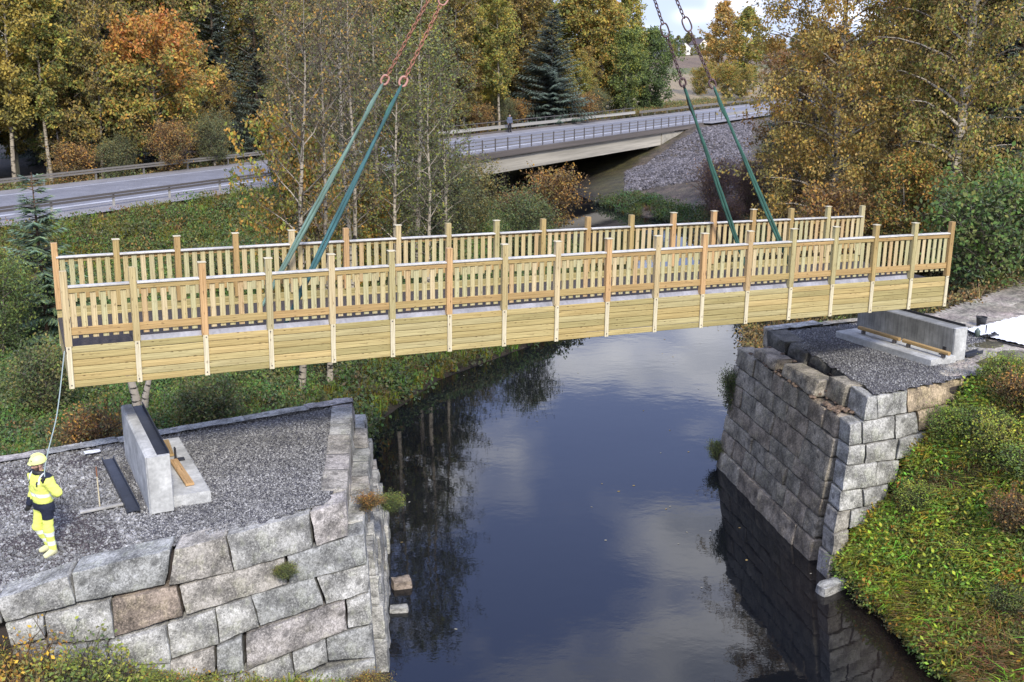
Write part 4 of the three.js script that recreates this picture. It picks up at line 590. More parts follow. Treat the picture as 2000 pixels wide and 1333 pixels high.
const G = {
  yellowBirch: broadleaf(1, { h: 17, r: 0.17, crown0: 0.22, wide: 2.9, leaves: 13000, size: 0.24, pals: [PAL.yellow], bark: BIRCH, branches: 34, twigs: 7, puff: 0.6 }),
  yellowBirch2: broadleaf(2, { h: 18, r: 0.16, crown0: 0.25, wide: 3.0, leaves: 12500, size: 0.26, pals: [PAL.yellow, PAL.lime], bark: BIRCH, branches: 34, twigs: 7, puff: 0.6 }),
  oliveTree: broadleaf(3, { h: 17, r: 0.16, crown0: 0.12, wide: 3.0, leaves: 12500, size: 0.26, pals: [PAL.olive, PAL.brown, PAL.lime], bark: GREYB, branches: 36, twigs: 7, puff: 0.6, twigR: 1.6 }),
  brownTree: broadleaf(4, { h: 17, r: 0.16, crown0: 0.10, wide: 3.1, leaves: 12500, size: 0.26, pals: [PAL.brown, PAL.olive, PAL.yellow], bark: GREYB, branches: 36, twigs: 7, puff: 0.6, twigR: 1.6 }),
  maple: broadleaf(5, { h: 10, r: 0.22, crown0: 0.1, wide: 4.9, leaves: 22000, size: 0.26, pals: [PAL.gold, PAL.yellow, PAL.lime], pals2: [PAL.orange, PAL.gold], bark: GREYB, branches: 44, twigs: 9, puff: 0.7, topMix: 1.5, shape: (q) => Math.sin(Math.PI * (0.22 + 0.68 * q)) ** 0.7, el: 0.55 }),
  greenTree: broadleaf(6, { h: 13, r: 0.2, crown0: 0.05, wide: 4.2, leaves: 17000, size: 0.3, pals: [PAL.green, PAL.lime], bark: GREYB, branches: 40, twigs: 8, puff: 0.8 }),
  darkGreen: broadleaf(7, { h: 11, r: 0.2, crown0: 0.03, wide: 4.0, leaves: 15000, size: 0.3, pals: [PAL.green], bark: GREYB, branches: 40, twigs: 8, puff: 0.8, el: 0.6 }),
  limeTree: broadleaf(8, { h: 16, r: 0.2, crown0: 0.08, wide: 3.6, leaves: 15000, size: 0.32, pals: [PAL.lime, PAL.yellow], bark: GREYB, branches: 40, twigs: 8, puff: 0.8 }),
  goldTree: broadleaf(9, { h: 16, r: 0.2, crown0: 0.08, wide: 3.4, leaves: 15000, size: 0.32, pals: [PAL.yellow, PAL.lime, PAL.yellow, PAL.gold], bark: GREYB, branches: 40, twigs: 8, puff: 0.8 }),
  bareBirch: broadleaf(10, { h: 13.5, r: 0.13, crown0: 0.22, wide: 2.3, leaves: 1700, size: 0.11, pals: [PAL.olive, PAL.gold], bark: BIRCH, branches: 34, twigs: 7, fine: 3, puff: 0.25, el: 0.95, twigCol: [0.20, 0.16, 0.13], twigR: 1.3 }),
  bareBirch2: broadleaf(11, { h: 14, r: 0.11, crown0: 0.3, wide: 2.2, leaves: 2200, size: 0.11, pals: [PAL.olive, PAL.brown], bark: BIRCH, branches: 32, twigs: 7, fine: 3, puff: 0.25, el: 1.0, twigCol: [0.20, 0.16, 0.13], twigR: 1.3 }),
  bareBirch3: broadleaf(12, { h: 13, r: 0.12, crown0: 0.2, wide: 2.6, leaves: 3600, size: 0.12, pals: [PAL.olive, PAL.lime, PAL.willow], bark: [0.6, 0.56, 0.48], branches: 34, twigs: 7, fine: 3, puff: 0.3, el: 0.85, twigCol: [0.18, 0.15, 0.12], twigR: 1.3 }),
  goldShrub: broadleaf(13, { h: 7, r: 0.09, crown0: 0.06, wide: 2.3, leaves: 17000, size: 0.15, pals: [PAL.gold, PAL.lime], bark: GREYB, branches: 40, twigs: 6, puff: 0.4, stems: 4 }),
  rightBirch: broadleaf(14, { h: 19, r: 0.25, crown0: 0.06, wide: 4.0, leaves: 66000, size: 0.135, pals: [PAL.tan, PAL.gold, PAL.yellow, PAL.tan], bark: [0.60, 0.55, 0.46], branches: 64, twigs: 10, fine: 1, puff: 0.5, weep: 0.35, sag: 0.35, el: 0.7 }),
  rightBirch2: broadleaf(15, { h: 19, r: 0.28, crown0: 0.08, wide: 4.0, leaves: 56000, size: 0.14, pals: [PAL.tan, PAL.yellow, PAL.lime, PAL.brown], bark: [0.64, 0.60, 0.52], branches: 60, twigs: 10, fine: 1, puff: 0.5, weep: 0.4, sag: 0.35, el: 0.75 }),
  rustTree: broadleaf(16, { h: 12, r: 0.15, crown0: 0.04, wide: 3.2, leaves: 30000, size: 0.155, pals: [PAL.rust, PAL.brown], bark: GREYB, branches: 46, twigs: 8, puff: 0.5 }),
  farBirch: broadleaf(17, { h: 16, r: 0.16, crown0: 0.06, wide: 3.1, leaves: 8000, size: 0.4, pals: [PAL.gold, PAL.tan], bark: BIRCH, branches: 36, twigs: 6, puff: 0.8, shape: (q) => Math.sin(Math.PI * (0.25 + 0.72 * q)) }),
  farBirch2: broadleaf(18, { h: 15, r: 0.16, crown0: 0.06, wide: 3.4, leaves: 8500, size: 0.4, pals: [PAL.lime, PAL.yellow], bark: BIRCH, branches: 36, twigs: 6, puff: 0.8, shape: (q) => Math.sin(Math.PI * (0.25 + 0.72 * q)) }),
  willowBush: broadleaf(19, { h: 5.2, r: 0.06, crown0: 0.05, wide: 2.3, leaves: 10000, size: 0.13, pals: [PAL.willow, PAL.olive], bark: GREYB, branches: 44, twigs: 6, puff: 0.45, stems: 6, fine: 1 }),
  greenBush: broadleaf(20, { h: 2.6, r: 0.04, crown0: 0.05, wide: 1.5, leaves: 5500, size: 0.12, pals: [PAL.green, PAL.olive], bark: GREYB, branches: 40, twigs: 6, puff: 0.4, stems: 6 }),
  brownBush: broadleaf(21, { h: 3.6, r: 0.04, crown0: 0.04, wide: 2.0, leaves: 4200, size: 0.15, pals: [PAL.gold, PAL.rust, PAL.brown], bark: [0.2, 0.14, 0.1], branches: 44, twigs: 6, puff: 0.4, stems: 7, fine: 2, twigCol: [0.2, 0.13, 0.09] }),
  twigBush: broadleaf(22, { h: 3.4, r: 0.035, crown0: 0.05, wide: 1.8, leaves: 900, size: 0.11, pals: [PAL.rust, PAL.brown], bark: [0.22, 0.15, 0.13], branches: 50, twigs: 7, puff: 0.3, stems: 9, fine: 3, twigCol: [0.22, 0.14, 0.13], el: 1.0 }),
  nearBush: broadleaf(23, { h: 1.5, r: 0.022, crown0: 0.05, wide: 0.95, leaves: 6500, size: 0.075, pals: [PAL.green, PAL.lime, PAL.olive], bark: [0.2, 0.15, 0.1], branches: 44, twigs: 6, puff: 0.28, stems: 8 }),
  nearBrown: broadleaf(24, { h: 1.1, r: 0.018, crown0: 0.05, wide: 0.9, leaves: 3200, size: 0.07, pals: [PAL.rust, PAL.gold, PAL.olive], bark: [0.2, 0.14, 0.09], branches: 40, twigs: 6, puff: 0.25, stems: 9, fine: 1, twigCol: [0.22, 0.15, 0.09] }),
  spruce: conifer(30, { h: 13, wide: 4.0, pals: [PAL.spruce], nb: 16, needle: 0.6, tuft: 8 }),
  spruce2: conifer(31, { h: 17, wide: 3.2, pals: [PAL.fir, PAL.spruce], nb: 11, needle: 0.55, tuft: 5 }),
  pine: conifer(32, { h: 6, wide: 1.35, pals: [PAL.spruce, PAL.willow], nb: 8, tiers: 20, needle: 0.36, step: 0.13, tuft: 11 }),
  youngSpruce: conifer(33, { h: 4, wide: 1.9, pals: [PAL.fir, PAL.green], nb: 11, tiers: 22, needle: 0.26, step: 0.16, tuft: 6 }),
};
const leafTint = new Map();
function leafMat(t) { const k = t.join(); if (!leafTint.has(k)) { const m = M.leaf.clone(); m.color.setRGB(...t); leafTint.set(k, m); } return leafTint.get(k); }
const rT = rng(77);
function plant(kind, name, label, category, x, D, o = {}) {
  const g = G[kind], y = o.y ?? landY(x, D) - 0.05, t = thing(name, label, category, [x, y, -D], o.turn ?? rT() * 6.28, o.group), s = o.s ?? 1; t.scale.set(s * (o.w ?? 1), s * (o.h ?? 1), s * (o.w ?? 1));
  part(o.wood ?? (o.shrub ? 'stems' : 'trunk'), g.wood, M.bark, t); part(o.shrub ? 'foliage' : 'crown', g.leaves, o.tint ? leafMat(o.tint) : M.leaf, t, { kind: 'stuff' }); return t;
}
// behind the road, left to right
plant('yellowBirch', 'birch_tree', 'tall yellow birch at the far left edge behind the guardrail', 'tree', -35.2, 80);
plant('yellowBirch2', 'birch_tree', 'yellow birch with grey trunk, second from the left edge behind the guardrail', 'tree', -33.0, 81, { s: 0.95 });
plant('brownTree', 'slender_tree', 'slender tree with bare pale trunk left of the orange maple', 'tree', -30.0, 83, { s: 1.05, w: 0.75 });
plant('maple', 'maple_tree', 'round orange and gold maple behind the left guardrail', 'tree', -26.2, 85, { y: 0 });
plant('spruce2', 'spruce_tree', 'dark green spruce right behind the orange maple', 'tree', -20.6, 93, { s: 0.85 });
plant('oliveTree', 'forest_tree', 'olive brown forest tree right of the dark spruce behind the maple', 'tree', -17.6, 92);
plant('limeTree', 'forest_tree', 'yellow green tree rising behind the two left slings', 'tree', -11.2, 118, { s: 1.05 });
plant('brownTree', 'forest_tree', 'rusty brown tree right of the rusty chains', 'tree', -6.4, 124, { s: 1.05 });
plant('yellowBirch2', 'birch_tree', 'slender yellow birch with leaning pale trunk behind the person on the road bridge', 'tree', -1.4, 128, { s: 0.95, turn: 2 });
plant('spruce', 'spruce_tree', 'broad blue green spruce behind the road bridge railing', 'tree', 4.6, 135, { s: 1.12, w: 1.22, tint: [1.15, 1.2, 1.25] });
plant('goldTree', 'forest_tree', 'golden tree just left of the broad spruce', 'tree', -2.4, 147, { s: 1.1 });
plant('goldTree', 'forest_tree', 'golden tree just right of the broad spruce', 'tree', 11.6, 152, { s: 1.02 });
plant('limeTree', 'forest_tree', 'yellow green tree with pointed top against the sky edge', 'tree', 15.6, 158, { s: 0.96 });
plant('greenTree', 'forest_tree', 'green leafy tree lower in front of the pointed yellow tree', 'tree', 14.6, 151, { s: 0.8 });
plant('darkGreen', 'forest_tree', 'dark green bushy tree at the right end of the forest beside the field', 'tree', 19.3, 160, { s: 0.98 });
plant('farBirch', 'birch_tree', 'orange tinted birch of the pair standing alone by the field', 'tree', 41.0, 230, { y: 0.6, s: 1.08, w: 1.25 });
plant('farBirch2', 'birch_tree', 'yellow green birch of the pair standing alone by the field', 'tree', 46.6, 232, { y: 0.6, s: 1.08, w: 1.25 });
plant('rustTree', 'orange_tree', 'small orange tree between the field birches and the right bank trees', 'tree', 43.5, 192, { y: 0.4, s: 0.75, w: 1.2 });
// on the left river bank
plant('bareBirch', 'bare_birch', 'nearly bare birch with forked white trunk, left of the green slings', 'tree', -7.35, 37.4, { s: 1.0, turn: 0.4 });
plant('bareBirch2', 'bare_birch', 'thin bare birch just right of the forked white birch', 'tree', -6.55, 39, { s: 1.0, turn: 1.9 });
plant('bareBirch2', 'bare_birch', 'bare birch with bright white trunk crossing the pale sling', 'tree', -6.0, 43, { s: 1.02, turn: 3.3, h: 1.05 });
plant('bareBirch', 'bare_birch', 'bare birch behind the middle of the dark teal sling', 'tree', -5.9, 50, { s: 0.98, turn: 5.1 });
plant('bareBirch3', 'bare_birch', 'straight bare birch right of the rusty chains', 'tree', -4.5, 52.5, { s: 1.1, turn: 2.2 });
plant('bareBirch3', 'bare_birch', 'short bare birch furthest right of the bank birches', 'tree', -3.1, 54, { s: 0.85, turn: 0.9 });
plant('bareBirch3', 'bare_birch', 'twiggy leafless birch filling the gap behind the slings', 'tree', -8.6, 56, { s: 1.05, turn: 4.0 });
plant('bareBirch2', 'bare_birch', 'twiggy birch reaching over the left road edge', 'tree', -11.5, 60, { s: 0.95, turn: 4.4 });
for (const [x, D, sc, l] of [[-5.0, 46.5, 0.92, 'grey twiggy birch left of the straight bare birch by the chains'], [-6.6, 46, 0.95, 'grey twiggy birch close behind the golden saplings'], [-3.6, 47.5, 0.88, 'dark twiggy birch in the middle of the bank birches']]) plant('bareBirch3', 'bare_birch', l, 'tree', x, D, { s: sc, turn: x * 3 });
plant('goldShrub', 'golden_sapling', 'golden orange sapling below the forked white birch', 'tree', -7.7, 41, { s: 1.22, w: 0.68, turn: 0.8 });
for (const [x, D, sc, l] of [[-11.2, 66, 0.85, 'dense olive tree hiding the road behind the golden sapling'], [-8.3, 63, 0.8, 'dense olive tree between the two left slings in front of the road'], [-5.6, 66.5, 0.82, 'dense brownish tree right of the left slings in front of the road'], [-13.6, 70, 0.7, 'low olive tree at the end of the visible left road']]) plant('oliveTree', 'bank_tree', l, 'tree', x, D, { s: sc, turn: x * 2, tint: [0.9, 0.9, 0.9], y: -2.2 });
plant('goldShrub', 'golden_sapling', 'golden sapling between the lower ends of the two left slings', 'tree', -6.6, 48, { s: 0.75, turn: 2.5 });
plant('willowBush', 'willow_bush', 'grey green willow right of the dark teal sling', 'bush', -3.7, 57, { shrub: 1, s: 1.05 });
plant('willowBush', 'willow_bush', 'olive willow hiding the left end of the road bridge', 'bush', -2.4, 62, { shrub: 1, s: 0.85, turn: 2, tint: [1.25, 1.05, 0.8] });
plant('willowBush', 'willow_bush', 'dark green willow low behind the middle of the footbridge railing', 'bush', 0.9, 58, { shrub: 1, s: 0.8, turn: 4, tint: [0.75, 0.9, 0.75] });
plant('willowBush', 'willow_bush', 'low willow right behind the left slings near the railing', 'bush', -5.6, 53, { shrub: 1, s: 0.8, turn: 5, tint: [1.1, 1.0, 0.8] });
plant('brownBush', 'brown_bush', 'orange brown bush in front of the road bridge opening', 'bush', 2.6, 76, { shrub: 1, s: 1.15, y: -3.6 });
plant('brownBush', 'brown_bush', 'smaller brown bush at the left bank end under the road bridge', 'bush', 0.2, 72, { shrub: 1, s: 0.8, y: -3.2, turn: 2, tint: [0.8, 0.8, 0.8] });
plant('twigBush', 'twiggy_bush', 'leafless violet brown bush below the rocks beside the right slings', 'bush', 14.8, 82, { shrub: 1, s: 1.2 });
plant('twigBush', 'twiggy_bush', 'leafless reddish bush between the two right slings', 'bush', 16.0, 76, { shrub: 1, s: 1.1, turn: 2 });
plant('twigBush', 'twiggy_bush', 'leafless bush just above the far railing right of the river', 'bush', 13.8, 72, { shrub: 1, s: 0.85, turn: 4 });
plant('pine', 'young_pine', 'young pine with bluish top in front of the road at the left', 'tree', -17.0, 40, { s: 1.02, w: 1.2, y: -1.7, tint: [1.7, 2.0, 1.9] });
plant('willowBush', 'leafy_bush', 'dark green leafy bush at the left edge behind the footbridge end', 'bush', -17.6, 37.5, { shrub: 1, s: 0.72, turn: 1, tint: [0.9, 1.2, 0.6] });
plant('greenBush', 'leafy_bush', 'green bush at the left edge above the worker', 'bush', -13.6, 31.5, { shrub: 1, s: 0.8 });
plant('nearBrown', 'reddish_shrub', 'small reddish brown shrub between the rope and the abutment edge', 'bush', -10.9, 27.6, { shrub: 1, s: 1.1 });
plant('greenBush', 'leafy_bush', 'green bush close behind the left bridge seat', 'bush', -8.4, 30, { shrub: 1, s: 0.75, turn: 2 });
plant('greenBush', 'leafy_bush', 'dark green bush behind the far edge of the left abutment', 'bush', -5.9, 32, { shrub: 1, s: 0.7, turn: 4 });
plant('greenBush', 'leafy_bush', 'bright green shrub on the grass slope below the left road', 'bush', -13.0, 47.5, { shrub: 1, s: 0.9, turn: 1 });
// right bank
plant('rightBirch', 'weeping_birch', 'big tan leaved birch behind the right end of the footbridge, left one', 'tree', 14.35, 50, { turn: 0.5 });
plant('rightBirch2', 'weeping_birch', 'big birch with pale forked trunk near the right edge', 'tree', 18.2, 46.5, { turn: 2.6 });
plant('rustTree', 'rusty_tree', 'rusty orange tree at the left border of the right bank trees', 'tree', 15.6, 60, { s: 0.98 });
plant('rustTree', 'rusty_tree', 'brown tree filling the right bank behind the big birches', 'tree', 20.6, 60, { s: 1.3, tint: [0.8, 0.85, 0.8], turn: 2 });
plant('spruce2', 'spruce_tree', 'dark spruce at the right edge of the photo', 'tree', 24.2, 55, { s: 1.15 });
plant('spruce2', 'spruce_tree', 'tall dark spruce between the two big right birches', 'tree', 21.8, 66, { s: 1.2, turn: 2 });
plant('pine', 'pine_tree', 'bluish pine whose top shows against the sky beside the right trees', 'tree', 19.6, 77, { s: 2.1, w: 1.15 });
plant('youngSpruce', 'young_spruce', 'green young spruce behind the right end of the footbridge', 'tree', 18.4, 42, { s: 0.95, tint: [1.5, 1.7, 1.4] });
plant('youngSpruce', 'young_spruce', 'green young spruce at the right edge above the sandy road', 'tree', 20.4, 44, { s: 1.1, turn: 2, tint: [1.4, 1.5, 1.2] });
plant('greenBush', 'leafy_bush', 'large dark green bush at the right end of the footbridge', 'bush', 17.3, 40.6, { shrub: 1, s: 1.55, turn: 1, tint: [0.85, 1.1, 0.8] }); plant('greenBush', 'leafy_bush', 'large green bush at the right edge above the sandy road', 'bush', 19.4, 41.6, { shrub: 1, s: 1.6, turn: 3, tint: [0.95, 1.25, 0.8] });
plant('goldShrub', 'golden_sapling', 'yellow brown sapling under the two big right birches', 'tree', 16.4, 45.5, { s: 0.8, turn: 1, tint: [0.85, 0.8, 0.8] }); plant('brownBush', 'brown_bush', 'brown bush below the left big birch beside the far railing', 'bush', 13.6, 46.5, { shrub: 1, s: 1.0, turn: 4, y: -0.6 });
plant('youngSpruce', 'small_spruce', 'small dark spruce on the slope left of the rusty tree by the road', 'tree', 21.2, 92, { s: 1.25, y: -0.8 });
for (const [x, D, s, l] of [[37.5, 200, 0.9, 'golden bush at the roadside below the field birches'], [41.0, 205, 0.8, 'golden bush right of the one below the field birches'], [35.0, 214, 0.8, 'golden bush at the left foot of the field birches']]) plant('goldShrub', 'golden_bush', l, 'bush', x, D, { s, y: 0.2, w: 1.4 });
plant('brownBush', 'forest_shrub', 'brown shrub under the orange maple behind the guardrail', 'bush', -24.2, 80.5, { shrub: 1, s: 0.95 }); plant('willowBush', 'forest_shrub', 'olive shrub left of the maple trunk behind the guardrail', 'bush', -28.0, 80.5, { shrub: 1, s: 0.7 }); plant('brownBush', 'forest_shrub', 'brown shrub behind the white reflector post', 'bush', -30.5, 79, { shrub: 1, s: 0.9, turn: 1 }); plant('willowBush', 'forest_shrub', 'green shrub at the right foot of the maple', 'bush', -22.0, 84, { shrub: 1, s: 0.75, turn: 3 });
for (const [x, D, k, sc, l] of [[0.4, 132.5, 'brownBush', 1.0, 'brown shrub at the left foot of the broad blue green spruce'], [-1.0, 130.5, 'willowBush', 0.8, 'olive shrub behind the person on the road bridge'], [8.6, 139, 'brownBush', 1.1, 'golden shrub at the right foot of the broad spruce'], [10.5, 144, 'willowBush', 0.9, 'green shrub right of the spruce behind the crash rail'], [-3.6, 126.5, 'brownBush', 0.9, 'brown shrub left of the person on the road bridge']]) plant(k, 'forest_shrub', l, 'bush', x, D, { shrub: 1, s: sc, y: -0.7, turn: x });
{ const t = thing('birch_stump', 'short forked white birch stump under the left end of the footbridge', 'stump', V(-11.0, -2.1, 31.6).toArray()), b = new MB(), c = new MB(); b.tube([new THREE.Vector3(0, 0, 0), new THREE.Vector3(-0.05, 0.8, 0), new THREE.Vector3(-0.2, 1.7, 0.05)], [0.16, 0.13, 0.1], 9, [0.62, 0.58, 0.52]); c.tube([new THREE.Vector3(0.12, 0.1, 0), new THREE.Vector3(0.25, 0.9, 0.03), new THREE.Vector3(0.42, 1.5, 0)], [0.12, 0.1, 0.07], 9, [0.62, 0.58, 0.52]); part('stem', b.geo(), M.bark, t); part('stem', c.geo(), M.bark, t); }
for (const [x, D, sc, tn, l] of [[10.2, 26.0, 0.55, [1.5, 1.6, 0.9], 'yellow green leafy clump at the foot of the right abutment'], [12.0, 24.2, 0.75, [1.1, 1.35, 0.8], 'green leafy clump at the right edge of the lower bank'], [10.4, 23.6, 0.5, [1.5, 1.45, 0.8], 'bright low leafy clump in the middle of the lower right bank'], [11.9, 26.4, 0.65, [0.9, 1.15, 0.75], 'dark green leafy clump in the upper middle of the right bank'], [10.6, 21.6, 0.5, [0.7, 0.8, 0.6], 'dull olive clump near the bottom right corner'], [13.2, 25.4, 0.7, [1.2, 1.2, 0.8], 'olive leafy clump at the right edge below the rusty shrub']]) plant('nearBush', 'leafy_clump', l, 'bush', x, D, { shrub: 1, s: sc, h: 0.8, w: 1.25, turn: x * 5, tint: tn });
// near plants
plant('nearBush', 'leafy_bush', 'green leafy bush at the bottom left corner below the abutment', 'bush', -6.9, 16.0, { shrub: 1, s: 1.0, y: -2.5, tint: [1.25, 1.25, 1] });
plant('nearBrown', 'yellow_green_bush', 'yellowish brown bush at the bottom left edge of the photo', 'bush', -8.0, 15.9, { shrub: 1, s: 1.1, y: -2.2, turn: 2, tint: [1.3, 1.5, 1] });
plant('nearBush', 'leafy_bush', 'low green bush at the bottom edge below the lowest pale stones', 'bush', -5.6, 16.7, { shrub: 1, s: 0.62, y: -3.35, turn: 2 });
plant('nearBush', 'leafy_bush', 'green bush at the top of the right bank beside the tan stone', 'bush', 12.7, 27.9, { shrub: 1, s: 0.62, turn: 1, y: -0.1, tint: [1.3, 1.5, 1] });
plant('nearBrown', 'brown_shrub', 'orange brown shrub on the right bank below the top green bush', 'bush', 12.6, 26.6, { shrub: 1, s: 0.8 });
plant('nearBush', 'leafy_bush', 'dark green bush against the stones of the right abutment', 'bush', 11.2, 27.1, { shrub: 1, s: 0.7, turn: 3, tint: [1.1, 1.35, 0.9] });
plant('nearBush', 'leafy_bush', 'yellow green bush in the middle of the right bank', 'bush', 11.7, 25.4, { shrub: 1, s: 0.8, turn: 4, tint: [1.7, 1.65, 1.0] });
plant('nearBrown', 'brown_shrub', 'dry brown shrub low on the right bank near the bottom edge', 'bush', 11.3, 23.2, { shrub: 1, s: 0.85, turn: 3, tint: [0.7, 0.7, 0.7] });
plant('nearBush', 'wall_plant', 'green plant growing from the river edge of the left abutment', 'plant', -2.62, 22.5, { shrub: 1, s: 0.34, y: -1.0, h: 0.65, tint: [1, 1.1, 0.8] });
plant('nearBrown', 'wall_plant', 'orange leaved plant on the ledge of the left abutment', 'plant', -2.98, 22.0, { shrub: 1, s: 0.38, y: -0.75, h: 0.65, tint: [1.1, 1, 0.8] });
plant('nearBush', 'wall_plant', 'small green tuft in a joint of the near stone wall', 'plant', -4.32, 19.62, { shrub: 1, s: 0.26, y: -1.15, h: 0.65, turn: 2 });
plant('nearBrown', 'wall_plant', 'yellow green plant at the foot of the left abutment corner', 'plant', -2.9, 20.35, { shrub: 1, s: 0.5, y: -4.1, h: 0.65, turn: 5, tint: [0.9, 1.15, 0.8] });
plant('nearBush', 'wall_plant', 'dark green creeper hanging on the far corner of the right abutment', 'plant', 7.05, 33.9, { shrub: 1, s: 0.85, w: 0.6, y: -2.6, turn: 5, tint: [0.6, 0.7, 0.7] });
plant('nearBush', 'wall_plant', 'dark leafy plant low at the waterline of the right abutment', 'plant', 6.6, 34.0, { shrub: 1, s: 0.4, y: -4.2, turn: 1, tint: [0.6, 0.7, 0.7] });
// woods that read as one mass
function wholeTree(g) { const a = g.wood.toNonIndexed(), b = g.leaves; for (const k of Object.keys(a.attributes)) if (!['position', 'normal', 'color', 'uv'].includes(k)) a.deleteAttribute(k); return mergeGeometries([a, b]); }
{
  const r = rng(404), spots = { a: [], b: [], c: [], d: [] };
  const add = (x, D, s, kinds) => { const k = kinds[Math.floor(r() * kinds.length)], v = 0.7 + 0.5 * r(); spots[k].push({ p: V(x, landY(x, D) - 0.1, D), s: [s * (0.9 + 0.3 * r()), s, s * (0.9 + 0.3 * r())], r: [0, r() * 6.28, 0], c: [v * (0.9 + 0.25 * r()), v, v * (0.8 + 0.3 * r())] }); };
  for (let row = 0; row < 5; row++) for (let t = -40; t < 112; t += 3.0 + row * 0.4) { const w = 16 + row * 5 + r() * 5, tt = t + r() * 3, x = RO[0] + RE[0] * tt + RN[0] * w, D = RO[1] + RE[1] * tt + RN[1] * w; const px = x / D; if (px > 0.125 || (tt < 30 && tt > -2 && w < 19)) continue; if (Math.hypot(x - 4.6, D - 135) < 7 && D < 139) continue; const low = row === 0 ? 0.35 + 0.25 * r() : 0.85 + 0.35 * r(); add(x, D, low, tt > 62 ? ['c', 'c', 'a', 'b'] : tt > 36 ? ['a', 'a', 'b', 'd'] : ['a', 'b', 'a', 'd']); }
  for (let k = 0; k < 46; k++) { const D = 56 + r() * 20, x = D * (0.345 + 0.22 * r()) + 1.5; add(x, D, 0.8 + 0.5 * r(), ['a', 'b', 'd', 'd']); }
  for (const [k, g, n, l] of [['a', wholeTree(G.oliveTree), 'deciduous_wood', 'olive brown deciduous forest behind the road'], ['b', wholeTree(G.brownTree), 'autumn_wood', 'brown and gold autumn forest behind the road'], ['c', wholeTree(G.limeTree), 'yellow_wood', 'yellow green forest at the right end behind the road bridge'], ['d', wholeTree(G.spruce2), 'spruce_wood', 'dark spruces among the forest']]) instanced(numbered(n), g, M.leaf, spots[k], scene, { label: l, category: 'forest' });
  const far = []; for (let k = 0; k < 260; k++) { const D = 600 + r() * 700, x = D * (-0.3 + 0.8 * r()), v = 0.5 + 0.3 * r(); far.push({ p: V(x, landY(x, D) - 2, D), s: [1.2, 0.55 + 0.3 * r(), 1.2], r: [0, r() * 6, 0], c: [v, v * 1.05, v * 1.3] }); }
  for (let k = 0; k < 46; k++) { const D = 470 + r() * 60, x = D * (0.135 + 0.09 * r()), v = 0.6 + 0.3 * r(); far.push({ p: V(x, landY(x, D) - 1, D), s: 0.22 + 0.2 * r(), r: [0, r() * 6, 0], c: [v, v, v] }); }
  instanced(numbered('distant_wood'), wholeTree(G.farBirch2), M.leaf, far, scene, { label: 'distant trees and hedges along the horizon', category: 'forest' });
}
{ const r = rng(8), b = new MB(); addLeaf(b, new THREE.Vector3(0, 0, 0), 0.07, [1, 1, 1], () => 0.5 + 0.01 * r()); const L = []; for (let k = 0; k < 48; k++) { const D = 20 + 34 * r(), x = lerp(bankL(D) + 0.2, bankR(D) - 0.1, r() < 0.45 ? 1 - r() ** 2 * 0.4 : r()); L.push({ p: V(x, WATER + 0.008, D), s: [0.5 + 0.6 * r(), 0.05, 0.5 + 0.6 * r()], r: [0, r() * 6, 0], c: r() < 0.5 ? [0.30, 0.21, 0.07] : [0.28, 0.26, 0.2] }); } const g = new THREE.CircleGeometry(0.035, 7).rotateX(-Math.PI / 2).scale(1.5, 1, 1); g.setAttribute('color', new THREE.Float32BufferAttribute(new Float32Array(g.attributes.position.count * 3).fill(1), 3)); instanced(numbered('floating_leaves'), g, M.blade, L, scene, { label: 'small fallen leaves floating on the river', category: 'leaves' }); }
{ // houses on the horizon
  const mk = (x, D, w, h, d, turn, label, sc) => { const t = thing('house', label, 'house', V(x, landY(x, D), D).toArray(), turn); t.scale.setScalar(sc); const wall = new THREE.ExtrudeGeometry(new THREE.Shape([[-w / 2, -2], [w / 2, -2], [w / 2, h], [0, h + w * 0.42], [-w / 2, h]].map(([a, b]) => new THREE.Vector2(a, b))), { depth: d, bevelEnabled: false }).translate(0, 0, -d / 2); part('wall', wall, M.houseWhite, t); const sl = Math.hypot(w / 2 + 0.5, w * 0.42 + 0.42), an = Math.atan2(w * 0.42, w / 2); for (const s of [-1, 1]) { const g = new THREE.BoxGeometry(sl, 0.2, d + 0.8); g.rotateZ(-s * an); g.translate(s * (w / 4 + 0.12), h + w * 0.21 + 0.16, 0); part('roof', g, M.roof, t); } for (const a of [-w / 4, w / 4]) { part('window', plankGeo(1.0, 1.2, 0.08, 0).translate(a, h * 0.45, d / 2 + 0.03), M.glass, t); } part('chimney', plankGeo(0.7, 1.6, 0.7, 0).translate(w * 0.1, h + w * 0.42 + 0.5, -d / 4), M.roof, t); };
  mk(73.6, 500, 6.5, 4.0, 9, 0.15, 'white gabled house on the horizon, left one', 0.72); mk(83.5, 520, 7.5, 5.2, 10, 0.5, 'larger white house on the horizon, right one', 0.72);
}
